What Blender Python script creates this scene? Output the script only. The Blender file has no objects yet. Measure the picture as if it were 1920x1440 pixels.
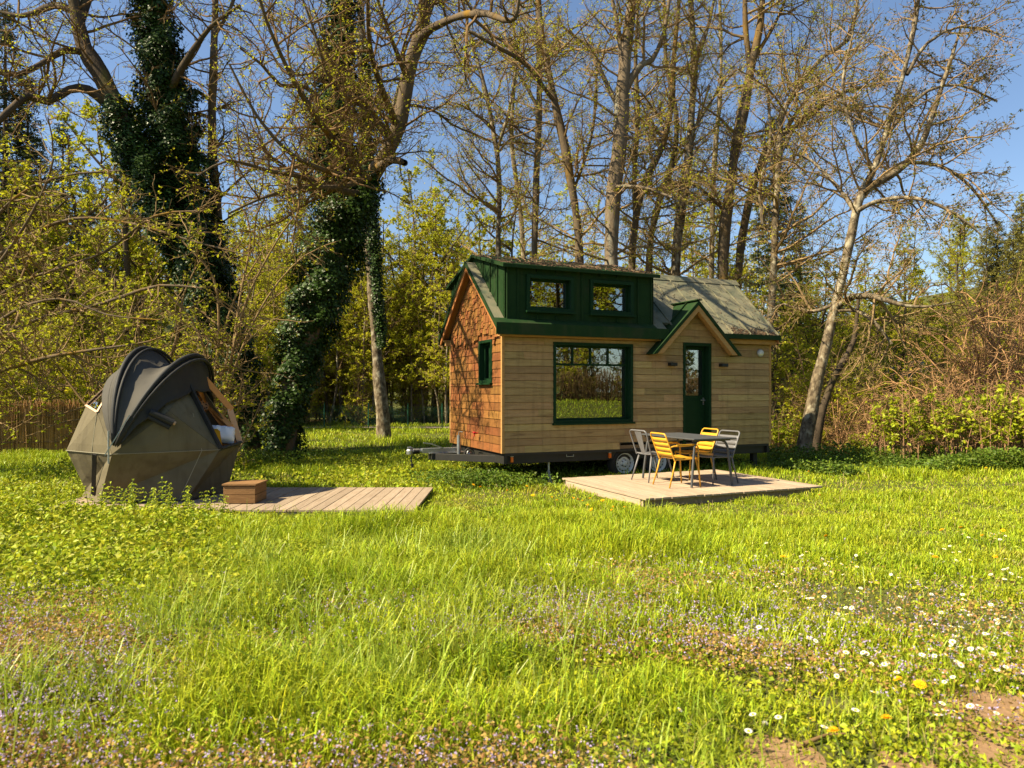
import bpy, math
import numpy as np
from mathutils import Vector, Matrix

sc = bpy.context.scene
COL = sc.collection
R = math.radians

# ------------------------------------------------------------------ camera, world, sun, exposure
FPX, HORIZ, CAMH = 1330.0, 732.0, 1.5            # focal length and horizon in pixels of the 1920x1440 photograph
cam_d = bpy.data.cameras.new("Camera")
cam = bpy.data.objects.new("Camera", cam_d); COL.objects.link(cam)
cam.location = (0, 0, CAMH); cam.rotation_euler = (R(90), 0, 0)
cam_d.sensor_width = 36; cam_d.lens = FPX / 1920 * 36
cam_d.shift_y = (HORIZ - 720) / 1920
cam_d.clip_end = 1500; cam_d.clip_start = 0.05
cam_d.dof.use_dof = True; cam_d.dof.focus_distance = 11.5; cam_d.dof.aperture_fstop = 3.2
sc.camera = cam

SUN_EL, SUN_AZ = R(46), math.atan2(-0.34, -0.94)  # towards the sun
sun_vec = Vector((math.cos(SUN_EL) * math.cos(SUN_AZ), math.cos(SUN_EL) * math.sin(SUN_AZ), math.sin(SUN_EL)))
world = bpy.data.worlds.new("World"); sc.world = world; world.use_nodes = True
wn = world.node_tree
bg = wn.nodes["Background"]
sky = wn.nodes.new("ShaderNodeTexSky"); sky.sky_type = 'NISHITA'
sky.sun_disc = False; sky.sun_elevation = SUN_EL
sky.sun_rotation = math.pi / 2 - SUN_AZ
sky.air_density = 1.0; sky.dust_density = 0.7; sky.ozone_density = 3.0
wn.links.new(sky.outputs[0], bg.inputs[0]); bg.inputs[1].default_value = 0.070
sun_d = bpy.data.lights.new("Sun", 'SUN'); sun_d.energy = 5.0; sun_d.angle = R(0.5); sun_d.color = (1.0, 0.86, 0.60)
sun_o = bpy.data.objects.new("Sun", sun_d); COL.objects.link(sun_o)
sun_o.rotation_euler = sun_vec.to_track_quat('Z', 'Y').to_euler()
sc.view_settings.view_transform = 'Standard'; sc.view_settings.look = 'None'
sc.view_settings.exposure = 1.32; sc.view_settings.gamma = 1.0
sc.cycles.use_denoising = True
sc.cycles.max_bounces = 7; sc.cycles.diffuse_bounces = 3; sc.cycles.glossy_bounces = 3
sc.cycles.transmission_bounces = 4; sc.cycles.transparent_max_bounces = 10
sc.cycles.caustics_reflective = False; sc.cycles.caustics_refractive = False
sc.cycles.sample_clamp_indirect = 4.0

# ------------------------------------------------------------------ helpers
def at(px, py, Y):
    """photograph pixel + distance -> world point"""
    return np.array([(px - 960) / FPX * Y, Y, CAMH - (py - HORIZ) / FPX * Y])

def tag(o, label=None, cat=None, group=None, kind=None):
    if label: o["label"] = label
    if cat: o["category"] = cat
    if group: o["group"] = group
    if kind: o["kind"] = kind
    return o

def empty(name, loc=(0, 0, 0), rz=0.0):
    o = bpy.data.objects.new(name, None); COL.objects.link(o)
    o.location = loc; o.rotation_euler = (0, 0, rz); o.empty_display_size = 0.2
    return o

def np_mesh(name, v, quads=None, tris=None, mats=(), midx=None, smooth=False):
    me = bpy.data.meshes.new(name)
    v = np.asarray(v, np.float32).reshape(-1, 3)
    parts, starts, off = [], [], 0
    nq = nt = 0
    if quads is not None and len(quads):
        q = np.asarray(quads, np.int32).reshape(-1, 4); nq = len(q)
        parts.append(q.ravel()); starts.append(np.arange(nq, dtype=np.int32) * 4); off = nq * 4
    if tris is not None and len(tris):
        t = np.asarray(tris, np.int32).reshape(-1, 3); nt = len(t)
        parts.append(t.ravel()); starts.append(np.arange(nt, dtype=np.int32) * 3 + off)
    li = np.concatenate(parts); st = np.concatenate(starts)
    me.vertices.add(len(v)); me.vertices.foreach_set("co", v.ravel())
    me.loops.add(len(li)); me.loops.foreach_set("vertex_index", li)
    me.polygons.add(nq + nt); me.polygons.foreach_set("loop_start", st)
    for m in mats: me.materials.append(m)
    if midx is not None: me.polygons.foreach_set("material_index", np.asarray(midx, np.int32))
    me.polygons.foreach_set("use_smooth", np.full(nq + nt, smooth, bool))
    me.update(calc_edges=True)
    return me

def np_obj(name, me, parent=None, loc=(0, 0, 0)):
    o = bpy.data.objects.new(name, me); COL.objects.link(o)
    if parent: o.parent = parent
    o.location = loc
    return o

class MB:
    """collects boxes, bars and tubes; build() links them as ONE mesh object"""
    def __init__(s): s.v = []; s.f = []; s.m = []
    def add(s, vs, fs, m=0):
        o = len(s.v); s.v += [tuple(map(float, p)) for p in vs]
        s.f += [tuple(i + o for i in f) for f in fs]; s.m += [m] * len(fs)
    def box(s, x0, x1, y0, y1, z0, z1, m=0):
        s.add([(x0,y0,z0),(x1,y0,z0),(x1,y1,z0),(x0,y1,z0),(x0,y0,z1),(x1,y0,z1),(x1,y1,z1),(x0,y1,z1)],
              [(0,3,2,1),(4,5,6,7),(0,1,5,4),(1,2,6,5),(2,3,7,6),(3,0,4,7)], m)
    def bar(s, p0, p1, w, h, up=(0, 0, 1), m=0):
        p0 = Vector(p0); p1 = Vector(p1); t = (p1 - p0).normalized(); up = Vector(up)
        a = t.cross(up)
        if a.length < 1e-4: a = t.cross(Vector((1, 0, 0)))
        a.normalize(); b = a.cross(t).normalized()
        c = [p + a * (i * w / 2) + b * (j * h / 2) for p in (p0, p1) for i, j in ((-1,-1),(1,-1),(1,1),(-1,1))]
        s.add(c, [(0,3,2,1),(4,5,6,7),(0,1,5,4),(1,2,6,5),(2,3,7,6),(3,0,4,7)], m)
    def prism(s, poly, vec, m=0):
        n = len(poly); vec = Vector(vec); P = [Vector(p) for p in poly]
        nrm = Vector((0, 0, 0))
        for i in range(n): nrm += P[i].cross(P[(i + 1) % n])
        if nrm.dot(vec) > 0: P.reverse()
        s.add(P + [p + vec for p in P],
              [tuple(range(n)), tuple(range(2*n-1, n-1, -1))] + [(i, i + n, (i+1) % n + n, (i+1) % n) for i in range(n)], m)
    def tube(s, pts, r, n=8, closed=False, caps=True, m=0):
        P = [Vector(p) for p in pts]; K = len(P)
        rr = r if hasattr(r, '__len__') else [r] * K
        ref = None; vs = []
        for i in range(K):
            t = (P[(i+1) % K] - P[i-1]) if closed else (P[min(i+1, K-1)] - P[max(i-1, 0)])
            t.normalize()
            if ref is None:
                ref = t.orthogonal().normalized()
            ref = (ref - t * ref.dot(t)).normalized(); b = t.cross(ref)
            for k in range(n):
                a = 2 * math.pi * k / n
                vs.append(P[i] + (ref * math.cos(a) + b * math.sin(a)) * rr[i])
        fs = []
        for i in range(K if closed else K - 1):
            j = (i + 1) % K
            for k in range(n): fs.append((i*n+k, i*n+(k+1) % n, j*n+(k+1) % n, j*n+k))
        if caps and not closed:
            fs.append(tuple(range(n-1, -1, -1))); fs.append(tuple((K-1)*n+k for k in range(n)))
        s.add(vs, fs, m)
    def lathe(s, prof, c, axis=(0, 0, 1), n=24, m=0):
        ax = Vector(axis).normalized(); a = ax.orthogonal().normalized(); b = ax.cross(a); c = Vector(c)
        vs = []; fs = []
        for (r, h) in prof:
            for k in range(n):
                t = 2*math.pi*k/n; vs.append(c + ax*h + (a*math.cos(t) + b*math.sin(t))*max(r, 1e-4))
        for i in range(len(prof)-1):
            for k in range(n): fs.append((i*n+k, i*n+(k+1) % n, (i+1)*n+(k+1) % n, (i+1)*n+k))
        s.add(vs, fs, m)
    def sheet(s, grid, m=0, thick=None):
        r, c = len(grid), len(grid[0])
        vs = [p for row in grid for p in row]
        s.add(vs, [(i*c+j, i*c+j+1, (i+1)*c+j+1, (i+1)*c+j) for i in range(r-1) for j in range(c-1)], m)
    def build(s, name, mats, parent=None, smooth=False, bevel=0, loc=(0,0,0), solid=0, sub=0, autos=None):
        me = bpy.data.meshes.new(name); me.from_pydata(s.v, [], s.f)
        mats = mats if isinstance(mats, (list, tuple)) else [mats]
        for m in mats: me.materials.append(m)
        me.polygons.foreach_set("material_index", s.m)
        me.polygons.foreach_set("use_smooth", [smooth] * len(s.f)); me.update()
        if autos: me.set_sharp_from_angle(angle=R(autos))
        o = np_obj(name, me, parent, loc)
        if solid: q = o.modifiers.new("solid", 'SOLIDIFY'); q.thickness = solid; q.offset = 0
        if bevel:
            q = o.modifiers.new("bevel", 'BEVEL'); q.width = bevel; q.segments = 2; q.limit_method = 'ANGLE'
        if sub: q = o.modifiers.new("sub", 'SUBSURF'); q.levels = sub; q.render_levels = sub
        return o

def M(name, c1, c2=None, scale=6.0, detail=5.0, rough=0.6, metal=0.0, spec=0.4, bump=0.0, bscale=None, island=0.0,
      stretch=(1, 1, 1), trans=0.0, c3=None, s3=1.5, t3=0.5, tcol=None, hue=0.0, contrast=0.25, streak=None):
    """one procedural material: two or three colours mixed by noise, per-piece variation, bump, translucency"""
    m = bpy.data.materials.new(name); m.use_nodes = True; nt = m.node_tree; N = nt.nodes; Lk = nt.links
    p = N["Principled BSDF"]; p.inputs["Roughness"].default_value = rough; p.inputs["Metallic"].default_value = metal
    p.inputs["Specular IOR Level"].default_value = spec
    tc = N.new("ShaderNodeTexCoord"); mp = N.new("ShaderNodeMapping"); mp.inputs["Scale"].default_value = stretch
    Lk.new(tc.outputs["Object"], mp.inputs[0])
    rgb = N.new("ShaderNodeRGB"); rgb.outputs[0].default_value = (*c1, 1); col = rgb.outputs[0]
    def noise(sc_, det=detail):
        n = N.new("ShaderNodeTexNoise"); n.inputs["Scale"].default_value = sc_; n.inputs["Detail"].default_value = det
        n.inputs["Roughness"].default_value = 0.6
        Lk.new(mp.outputs[0], n.inputs["Vector"]); return n.outputs[0]
    def ramp(src, lo, hi):
        r = N.new("ShaderNodeMapRange"); r.inputs[1].default_value = lo; r.inputs[2].default_value = hi
        Lk.new(src, r.inputs[0]); return r.outputs[0]
    def mixc(f, a, b):
        x = N.new("ShaderNodeMix"); x.data_type = 'RGBA'
        Lk.new(f, x.inputs[0]); Lk.new(a, x.inputs[6])
        if isinstance(b, tuple): x.inputs[7].default_value = (*b, 1)
        else: Lk.new(b, x.inputs[7])
        return x.outputs[2]
    if c2: col = mixc(ramp(noise(scale), 0.5 - contrast, 0.5 + contrast), col, c2)
    if c3: col = mixc(ramp(noise(s3, 3), t3 - 0.06, t3 + 0.08), col, c3)
    if island or hue:
        g = N.new("ShaderNodeNewGeometry"); hs = N.new("ShaderNodeHueSaturation")
        r = N.new("ShaderNodeMapRange"); r.inputs[3].default_value = 1 - island; r.inputs[4].default_value = 1 + island
        Lk.new(g.outputs["Random Per Island"], r.inputs[0]); Lk.new(r.outputs[0], hs.inputs["Value"])
        if hue:
            mu = N.new("ShaderNodeMath"); mu.operation = 'MULTIPLY'; mu.inputs[1].default_value = 7.31
            fr = N.new("ShaderNodeMath"); fr.operation = 'FRACT'
            r2 = N.new("ShaderNodeMapRange"); r2.inputs[3].default_value = 0.5 - hue; r2.inputs[4].default_value = 0.5 + hue
            Lk.new(g.outputs["Random Per Island"], mu.inputs[0]); Lk.new(mu.outputs[0], fr.inputs[0]); Lk.new(fr.outputs[0], r2.inputs[0])
            Lk.new(r2.outputs[0], hs.inputs["Hue"])
        Lk.new(col, hs.inputs["Color"]); col = hs.outputs[0]
    if streak:                                   # weather runs down the surface: colour, amount
        mp2 = N.new("ShaderNodeMapping"); mp2.inputs["Scale"].default_value = (7, 7, 0.55); Lk.new(tc.outputs["Object"], mp2.inputs[0])
        n2 = N.new("ShaderNodeTexNoise"); n2.inputs["Scale"].default_value = 1.6; n2.inputs["Detail"].default_value = 5; Lk.new(mp2.outputs[0], n2.inputs["Vector"])
        r3 = N.new("ShaderNodeMapRange"); r3.inputs[1].default_value = 0.50; r3.inputs[2].default_value = 0.68; r3.inputs[4].default_value = streak[1]
        Lk.new(n2.outputs[0], r3.inputs[0]); col = mixc(r3.outputs[0], col, streak[0])
    Lk.new(col, p.inputs["Base Color"])
    if bump:
        b = N.new("ShaderNodeBump"); b.inputs["Strength"].default_value = bump; b.inputs["Distance"].default_value = 0.02
        Lk.new(noise(bscale or scale * 3, 6), b.inputs["Height"]); Lk.new(b.outputs[0], p.inputs["Normal"])
    if trans:
        t = N.new("ShaderNodeBsdfTranslucent"); mx = N.new("ShaderNodeMixShader"); mx.inputs[0].default_value = trans
        if tcol:
            x = N.new("ShaderNodeMix"); x.data_type = 'RGBA'; x.blend_type = 'MULTIPLY'; x.inputs[0].default_value = 1
            Lk.new(col, x.inputs[6]); x.inputs[7].default_value = (*tcol, 1); Lk.new(x.outputs[2], t.inputs[0])
        else: Lk.new(col, t.inputs[0])
        Lk.new(p.outputs[0], mx.inputs[1]); Lk.new(t.outputs[0], mx.inputs[2])
        Lk.new(mx.outputs[0], N["Material Output"].inputs[0])
    return m

def glass_mat(name, base=0.16, tint=(0.8, 0.86, 0.84)):
    m = bpy.data.materials.new(name); m.use_nodes = True; nt = m.node_tree; N = nt.nodes; Lk = nt.links
    N.remove(N["Principled BSDF"])
    t = N.new("ShaderNodeBsdfTransparent"); t.inputs[0].default_value = (*tint, 1)
    g = N.new("ShaderNodeBsdfGlossy"); g.inputs["Roughness"].default_value = 0.0; g.inputs[0].default_value = (0.95, 0.97, 0.95, 1)
    nz = N.new("ShaderNodeTexNoise"); nz.inputs["Scale"].default_value = 1.5; bp_ = N.new("ShaderNodeBump"); bp_.inputs["Strength"].default_value = 0.006; bp_.inputs["Distance"].default_value = 0.05
    tcg = N.new("ShaderNodeTexCoord"); Lk.new(tcg.outputs["Object"], nz.inputs["Vector"]); Lk.new(nz.outputs[0], bp_.inputs["Height"]); Lk.new(bp_.outputs[0], g.inputs["Normal"])
    f = N.new("ShaderNodeFresnel"); f.inputs[0].default_value = 1.6
    a = N.new("ShaderNodeMath"); a.operation = 'ADD'; a.use_clamp = True; a.inputs[1].default_value = base
    Lk.new(f.outputs[0], a.inputs[0])
    mx = N.new("ShaderNodeMixShader"); Lk.new(a.outputs[0], mx.inputs[0]); Lk.new(t.outputs[0], mx.inputs[1]); Lk.new(g.outputs[0], mx.inputs[2])
    Lk.new(mx.outputs[0], N["Material Output"].inputs[0]); return m

# smooth pseudo-noise on the ground plane, about -1..1
_nr = np.random.default_rng(5)
_nk = _nr.normal(0, 1, (14, 2)); _np_ = _nr.uniform(0, 6.28, 14)
def gn(x, y, s=1.0, o=0.0):
    x = np.asarray(x, float); y = np.asarray(y, float); a = 0
    for i in range(14): a = a + np.sin((x * _nk[i, 0] + y * _nk[i, 1]) * s + _np_[i] + o * (i + 1))
    return a / 3.2

def sstep(a, b, x):
    t = np.clip((np.asarray(x, float) - a) / (b - a), 0, 1); return t * t * (3 - 2 * t)

def ground_z(x, y):
    x = np.asarray(x, float); y = np.asarray(y, float)
    z = -0.10 * sstep(3, 9, y) + 0.02 * gn(x, y, 0.7) * sstep(0, 3, np.abs(y) + 0.5)
    z = z + 13 * sstep(0, 45, -x - 9 - 0.12 * y) * sstep(20, 46, y)             # wooded slope on the left
    z = z + 11 * sstep(0, 60, x - 5 - 0.18 * y) * sstep(24, 70, y)              # slope on the right
    z = z + 9 * sstep(60, 130, y)                                                # far wood
    z = z - 0.45 * np.exp(-((x - 9.0 + 0.1 * (y - 19)) / 2.6) ** 2) * sstep(16.5, 18.5, y) * (1 - sstep(24, 28, y))
    z = z + 1.1 * sstep(0, 9, x - 0.85 * y - 5) * (1 - sstep(8, 14, y))          # rise beside the meadow, out of frame
    return z

# ------------------------------------------------------------------ materials
m_clad = M("weathered_cladding", (0.43, 0.29, 0.125), (0.29, 0.185, 0.075), scale=3.2, stretch=(1.2, 9, 9), rough=0.8, spec=0.15, island=0.2, hue=0.012, bump=0.25, bscale=30, c3=(0.20, 0.115, 0.05), s3=1.3, t3=0.66, streak=((0.20, 0.135, 0.06), 0.42))
m_cedar = M("orange_cedar", (0.255, 0.108, 0.030), (0.165, 0.064, 0.018), scale=3.0, stretch=(9, 1.2, 9), rough=0.75, spec=0.15, island=0.22, hue=0.015, bump=0.25, bscale=30, streak=((0.10, 0.045, 0.016), 0.6))
m_trimw = M("golden_trim_wood", (0.46, 0.27, 0.10), (0.34, 0.18, 0.06), scale=4, stretch=(1.5, 8, 8), rough=0.75, spec=0.15, bump=0.15)
m_rake = M("orange_board", (0.38, 0.155, 0.05), (0.29, 0.11, 0.035), scale=4, stretch=(6, 2, 2), rough=0.75, spec=0.15, bump=0.15)
m_green = M("green_painted_metal", (0.012, 0.033, 0.011), (0.019, 0.044, 0.014), scale=5, rough=0.65, spec=0.06, bump=0.06, streak=((0.038, 0.048, 0.022), 0.45), c3=(0.028, 0.042, 0.018), s3=2.2, t3=0.62)
m_winpaint = M("green_window_paint", (0.007, 0.028, 0.010), (0.010, 0.034, 0.012), scale=9, rough=0.5, spec=0.1)  # the green paint of windows and door
m_roof = M("weathered_roof_metal", (0.205, 0.18, 0.115), (0.13, 0.135, 0.085), scale=2.6, rough=0.75, spec=0.2, bump=0.2, bscale=60, c3=(0.06, 0.085, 0.055), s3=1.1, t3=0.61)
m_dark = M("black_chassis_steel", (0.012, 0.012, 0.011), (0.022, 0.02, 0.016), rough=0.6)
m_black = M("black_plastic", (0.010, 0.010, 0.010), rough=0.45)
m_galv = M("galvanised_steel", (0.42, 0.43, 0.42), (0.30, 0.31, 0.30), scale=14, rough=0.45, metal=0.85, bump=0.05)
m_rubber = M("tyre_rubber", (0.018, 0.017, 0.016), (0.03, 0.027, 0.022), scale=10, rough=0.85, spec=0.2)
m_rim = M("grey_wheel_steel", (0.55, 0.55, 0.50), (0.42, 0.42, 0.37), scale=9, rough=0.5, metal=0.0)
m_amber = M("amber_lens", (0.75, 0.16, 0.01), (0.6, 0.10, 0.01), rough=0.2)
m_red = M("red_paint", (0.45, 0.02, 0.02), rough=0.4)
m_lamp = M("opal_lamp_glass", (0.75, 0.74, 0.68), (0.5, 0.5, 0.45), scale=20, rough=0.15)
m_inner = M("dark_interior_wood", (0.20, 0.13, 0.065), (0.14, 0.085, 0.04), scale=3, stretch=(2, 6, 6), rough=0.7)
m_glass = glass_mat("window_glass", 0.17)

# ------------------------------------------------------------------ tiny house (local: x along the long front, y inward, z up)
HTH = math.atan2(0.396, 0.918)
HA = (-0.1606, 12.0, 0.0)
L_, W_, ZB, ZT = 5.84, 2.75, 0.43, 2.41
house = empty("tiny_house", HA, HTH)
tag(house, "wooden tiny house on trailer wheels with green dormer and orange shingled gable", "tiny house")
RIDGE_Y, RIDGE_Z, EAVE_Z, EAVE_Y = 1.375, 3.89, 2.585, -0.2
SL = (RIDGE_Z - EAVE_Z) / (RIDGE_Y - EAVE_Y)
def zr(y): return EAVE_Z + SL * ((y if y < RIDGE_Y else 2 * RIDGE_Y - y) - EAVE_Y)
rr_ = np.random.default_rng(11)

BIG = (0.951, 2.58, 0.922, 2.347); DOOR = (3.70, 4.356, 0.43, 2.41); GWIN = (0.43, 1.08, 1.63, 2.40)
PX, PZ, PH = 3.88, 3.19, 1.02            # porch gable apex x, apex z, half width
def porch_x(z, inset=0.0):               # half width of the porch gable at height z
    return max(0.0, (PZ - inset - z))

def cells(a0, a1, z0, z1, ops):
    zs = sorted({z0, z1} | {z for o in ops for z in o[2:4] if z0 < z < z1}); out = []
    for i in range(len(zs) - 1):
        zm = (zs[i] + zs[i+1]) / 2
        xs = [(a0, a1)]
        for o in ops:
            if o[2] < zm < o[3]:
                n = []
                for (p, q) in xs:
                    if o[1] <= p or o[0] >= q: n.append((p, q)); continue
                    if o[0] > p: n.append((p, o[0]))
                    if o[1] < q: n.append((o[1], q))
                xs = n
        out += [(p, q, zs[i], zs[i+1]) for p, q in xs if q - p > 0.01]
    return out

def boards(mb, put, a0, a1, z0, z1, ops, ch, lo=0.9, hi=2.6, mi=0):
    """courses of separate boards with staggered butt joints"""
    n = max(1, round((z1 - z0) / ch)); h = (z1 - z0) / n
    for k in range(n):
        za, zb = z0 + k*h, z0 + (k+1)*h
        joints = []; x = a0 + rr_.uniform(0.2, 1.6)
        while x < a1: joints.append(x); x += rr_.uniform(lo, hi)
        for (p, q, zc, zd) in cells(a0, a1, za, zb, ops):
            c = [p] + [j for j in joints if p + 0.08 < j < q - 0.08] + [q]
            for i in range(len(c) - 1):
                g = 0.0012
                put(mb, c[i] + (g if i else 0), c[i+1] - (g if i < len(c)-2 else 0),
                    zc + (0.0 if zc > za + 1e-6 else 0.003), zd - (0.0 if zd < zb - 1e-6 else 0.003))

def put_front(mb, a, b, za, zb):
    d = rr_.uniform(-0.002, 0.002)   # lapped board: lower edge stands proud
    y0 = -0.020 + d; y1 = -0.009 + d
    mb.add([(a,y0,za),(b,y0,za),(b,0.012,za),(a,0.012,za),(a,y1,zb),(b,y1,zb),(b,0.012,zb),(a,0.012,zb)],
           [(0,3,2,1),(4,5,6,7),(0,1,5,4),(1,2,6,5),(2,3,7,6),(3,0,4,7)])
def put_gable(mb, a, b, za, zb):
    d = rr_.uniform(-0.002, 0.002); x0 = -0.020 + d; x1 = -0.009 + d
    mb.add([(x0,b,za),(x0,a,za),(0.012,a,za),(0.012,b,za),(x1,b,zb),(x1,a,zb),(0.012,a,zb),(0.012,b,zb)],
           [(0,3,2,1),(4,5,6,7),(0,1,5,4),(1,2,6,5),(2,3,7,6),(3,0,4,7)])

# front wall: boards with the wheel-arch notch, wall core behind
ARCH = (2.30, 4.05, 0.0, 0.555)
mb = MB(); boards(mb, put_front, 0.03, L_ - 0.03, ZB, ZT, [BIG, DOOR, ARCH], 0.124)
for i in range(6):                                    # gable infill above the door
    za, zb = ZT + i * 0.124, ZT + (i + 1) * 0.124 - 0.004
    wa, wb = porch_x(za, 0.1), porch_x(zb, 0.1)
    if wb < 0.02: wb = 0.0
    if za > PZ - 0.12: break
    cut = PX + rr_.uniform(-0.3, 0.3) * wb
    for s0, s1, t0, t1 in ((PX - wa, cut - .001, PX - wb, cut - .001), (cut + .001, PX + wa, cut + .001, PX + wb)):
        mb.prism([(s0, -0.018, za), (s1, -0.018, za), (t1, -0.012, zb), (t0, -0.012, zb)], (0, 0.03, 0))
mb.prism([(2.30, -0.016, 0.43), (2.30, -0.016, 0.553), (2.18, -0.016, 0.43)][::-1], (0, 0.024, 0))
front = mb.build("wall", m_clad, house); tag(front, "weathered grey brown board wall facing the meadow")
mb = MB()
for (p, q, a, b) in cells(0.03, L_ - 0.03, ZB + 0.002, ZT, [BIG, DOOR, ARCH]): mb.box(p, q, 0.014, 0.11, a, b)
BACKW = [(2.15, 2.62, 1.35, 2.30), (3.85, 4.5, 1.6, 2.30)]
for (p, q, a, b) in cells(0.03, L_ - 0.03, ZB + 0.002, ZT, BACKW): mb.box(p, q, W_ - 0.11, W_ - 0.014, a, b)
for (p, q, a, b) in cells(0.11, W_ - 0.11, ZB + 0.002, ZT, [GWIN]): mb.box(0.014, 0.11, p, q, a, b)
mb.box(L_ - 0.11, L_ - 0.014, 0.11, W_ - 0.11, ZB + 0.002, ZT)
mb.prism([(L_ - 0.11, 0.0, ZT), (L_ - 0.11, W_, ZT), (L_ - 0.11, W_, 2.6), (L_ - 0.11, RIDGE_Y, 3.75), (L_ - 0.11, 0.0, 2.6)], (0.09, 0, 0))
mb.prism([(0.014, 0.0, ZT), (0.014, W_, ZT), (0.014, W_, 2.6), (0.014, RIDGE_Y, 3.74), (0.014, 0.0, 2.6)], (0.09, 0, 0))
mb.box(0.03, L_ - 0.03, 0.0, W_, 0.435, 0.50)          # floor
mb.box(3.1, L_ - 0.12, 0.6, W_ - 0.12, 2.55, 2.6)      # loft ceiling behind the porch gable
mb.box(3.0, 3.06, 0.9, W_ - 0.12, 0.5, 3.3)            # inner partition
mb.box(1.0, 2.6, 2.0, 2.6, 0.5, 0.95)                  # bench under the back window
mb.build("interior_lining", m_inner, house)
mb = MB(); boards(mb, lambda m_, a, b, za, zb: m_.box(a, b, W_ - 0.012, W_ + 0.012, za, zb), 0.03, L_ - 0.03, ZB, ZT, BACKW, 0.124)
mb.build("wall", m_clad, house)
mb = MB()
boards(mb, lambda m_, a, b, za, zb: m_.box(L_ - 0.012, L_ + 0.012, a, b, za, zb), 0.03, W_ - 0.03, ZB, 2.58, [], 0.124)
for i in range(9):
    za = 2.58 + i * 0.124; zb = za + 0.12
    w = (3.74 - zb) / SL
    if w > 0.02: mb.box(L_ - 0.012, L_ + 0.012, RIDGE_Y - w, RIDGE_Y + w, za, zb)
mb.build("wall", m_clad, house)
# gable wall in warm boards with staggered shingles above
mb = MB(); boards(mb, put_gable, 0.03, W_ - 0.03, ZB, 2.30, [GWIN], 0.145, 0.25, 0.8)
for (p, q, a, b) in cells(0.03, W_ - 0.03, 2.30, 2.42, [GWIN]): put_gable(mb, p, q, a, b)
gab = mb.build("gable_wall", m_cedar, house)
mb = MB()
for k in range(12):
    zt = 3.72 - k * 0.118
    y = 0.0 + rr_.uniform(-0.05, 0)
    while y < W_:
        w = rr_.uniform(0.06, 0.125); yc = y + w / 2
        top = min(zt + 0.1, zr(yc) - 0.09); bot = zt - 0.12 - rr_.choice([0.0, 0.035, 0.07])
        ok = top - bot > 0.05 and bot > 2.30 and y > 0.03 and y + w < W_ - 0.03 and not (GWIN[0] - .03 < yc < GWIN[1] + .03 and bot < 2.43)
        if ok:
            ya, yb = y + 0.003, y + w - 0.003; x0 = -0.046 + rr_.uniform(-0.004, 0.004)
            ta, tb = min(top, zr(ya) - 0.09), min(top, zr(yb) - 0.09)
            if min(ta, tb) > bot + 0.02:
                mb.add([(x0,yb,bot),(x0,ya,bot),(x0+.02,ya,bot),(x0+.02,yb,bot),(-.018,yb,tb),(-.018,ya,ta),(0.006,ya,ta),(0.006,yb,tb)],
                       [(0,3,2,1),(4,5,6,7),(0,1,5,4),(1,2,6,5),(2,3,7,6),(3,0,4,7)])
        y += w
mb.build("shingles", m_cedar, gab)
mb = MB(); mb.prism([(-0.012, 0.03, 2.42), (-0.012, W_ - 0.03, 2.42), (-0.012, W_ - 0.03, 2.59), (-0.012, RIDGE_Y, 3.74), (-0.012, 0.03, 2.59)], (0.024, 0, 0))
mb.build("gable_backing", m_cedar, gab)
for (x0, x1, y0, y1) in ((-0.022, 0.03, -0.024, 0.03), (L_ - 0.03, L_ + 0.018, -0.024, 0.03), (-0.022, 0.03, W_ - 0.03, W_ + 0.02), (L_ - 0.03, L_ + 0.018, W_ - 0.03, W_ + 0.02)):
    mb = MB(); mb.box(x0, x1, y0, y1, ZB, ZT + 0.1); mb.build("corner_board", m_trimw, house, bevel=0.004)
mb = MB(); mb.box(-0.10, PX - porch_x(2.50, 0.06), -0.13, -0.022, 2.412, 2.497); mb.box(PX + porch_x(2.50, 0.06), L_ + 0.05, -0.13, -0.022, 2.412, 2.497)
mb.build("eave_beam", m_trimw, house, bevel=0.004)
mb = MB(); mb.box(-0.10, L_ + 0.05, W_ + 0.022, W_ + 0.13, 2.412, 2.497); mb.build("eave_beam", m_trimw, house)

# roof: two metal slopes with standing seams; the front one is open where the dormer stands
def roof_piece(mb, xe0, xe1, xr0, xr1, back=False, t=0.055, y0=EAVE_Y):
    f = (lambda y: 2 * RIDGE_Y - y) if back else (lambda y: y)
    n = Vector((0, -SL, 1)).normalized() * -t
    if back: n.y = -n.y
    mb.prism([(xe0, f(y0), zr(y0)), (xe1, f(y0), zr(y0)), (xr1, f(RIDGE_Y), RIDGE_Z), (xr0, f(RIDGE_Y), RIDGE_Z)], n)
DX0, DX1 = 0.02, 3.01
for bk in (True, False):
    mb = MB(); roof_piece(mb, -0.17, DX0 - 0.003, -0.19, DX0 - 0.003, bk); mb.build("roof", m_roof, house, bevel=0.003); mb = MB()
    if bk: roof_piece(mb, DX1 + 0.003, 5.90, DX1 + 0.003, 6.13, bk)
    else:
        roof_piece(mb, DX1 + 0.003, 3.25, DX1 + 0.003, 3.25); roof_piece(mb, 4.51, 5.90, 4.51, 6.13)
        roof_piece(mb, 3.2503, 4.5097, 3.2503, 4.5097, y0=0.03)
    for i, x in enumerate((3.42, 3.86, 4.30, 4.74, 5.18, 5.62, 6.0)):
        y0, z0 = EAVE_Y, EAVE_Z
        if x == 3.86: y0 = 0.62; z0 = zr(y0)
        xe = min(x, 5.89); a = Vector((xe, y0, z0 + .012)); b = Vector((x + 0.02, RIDGE_Y, RIDGE_Z + .012))
        if bk: a.y = 2 * RIDGE_Y - a.y; b.y = 2 * RIDGE_Y - b.y
        mb.bar(a, b, 0.012, 0.034)
    roof = mb.build("roof", m_roof, house, bevel=0.003)
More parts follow.
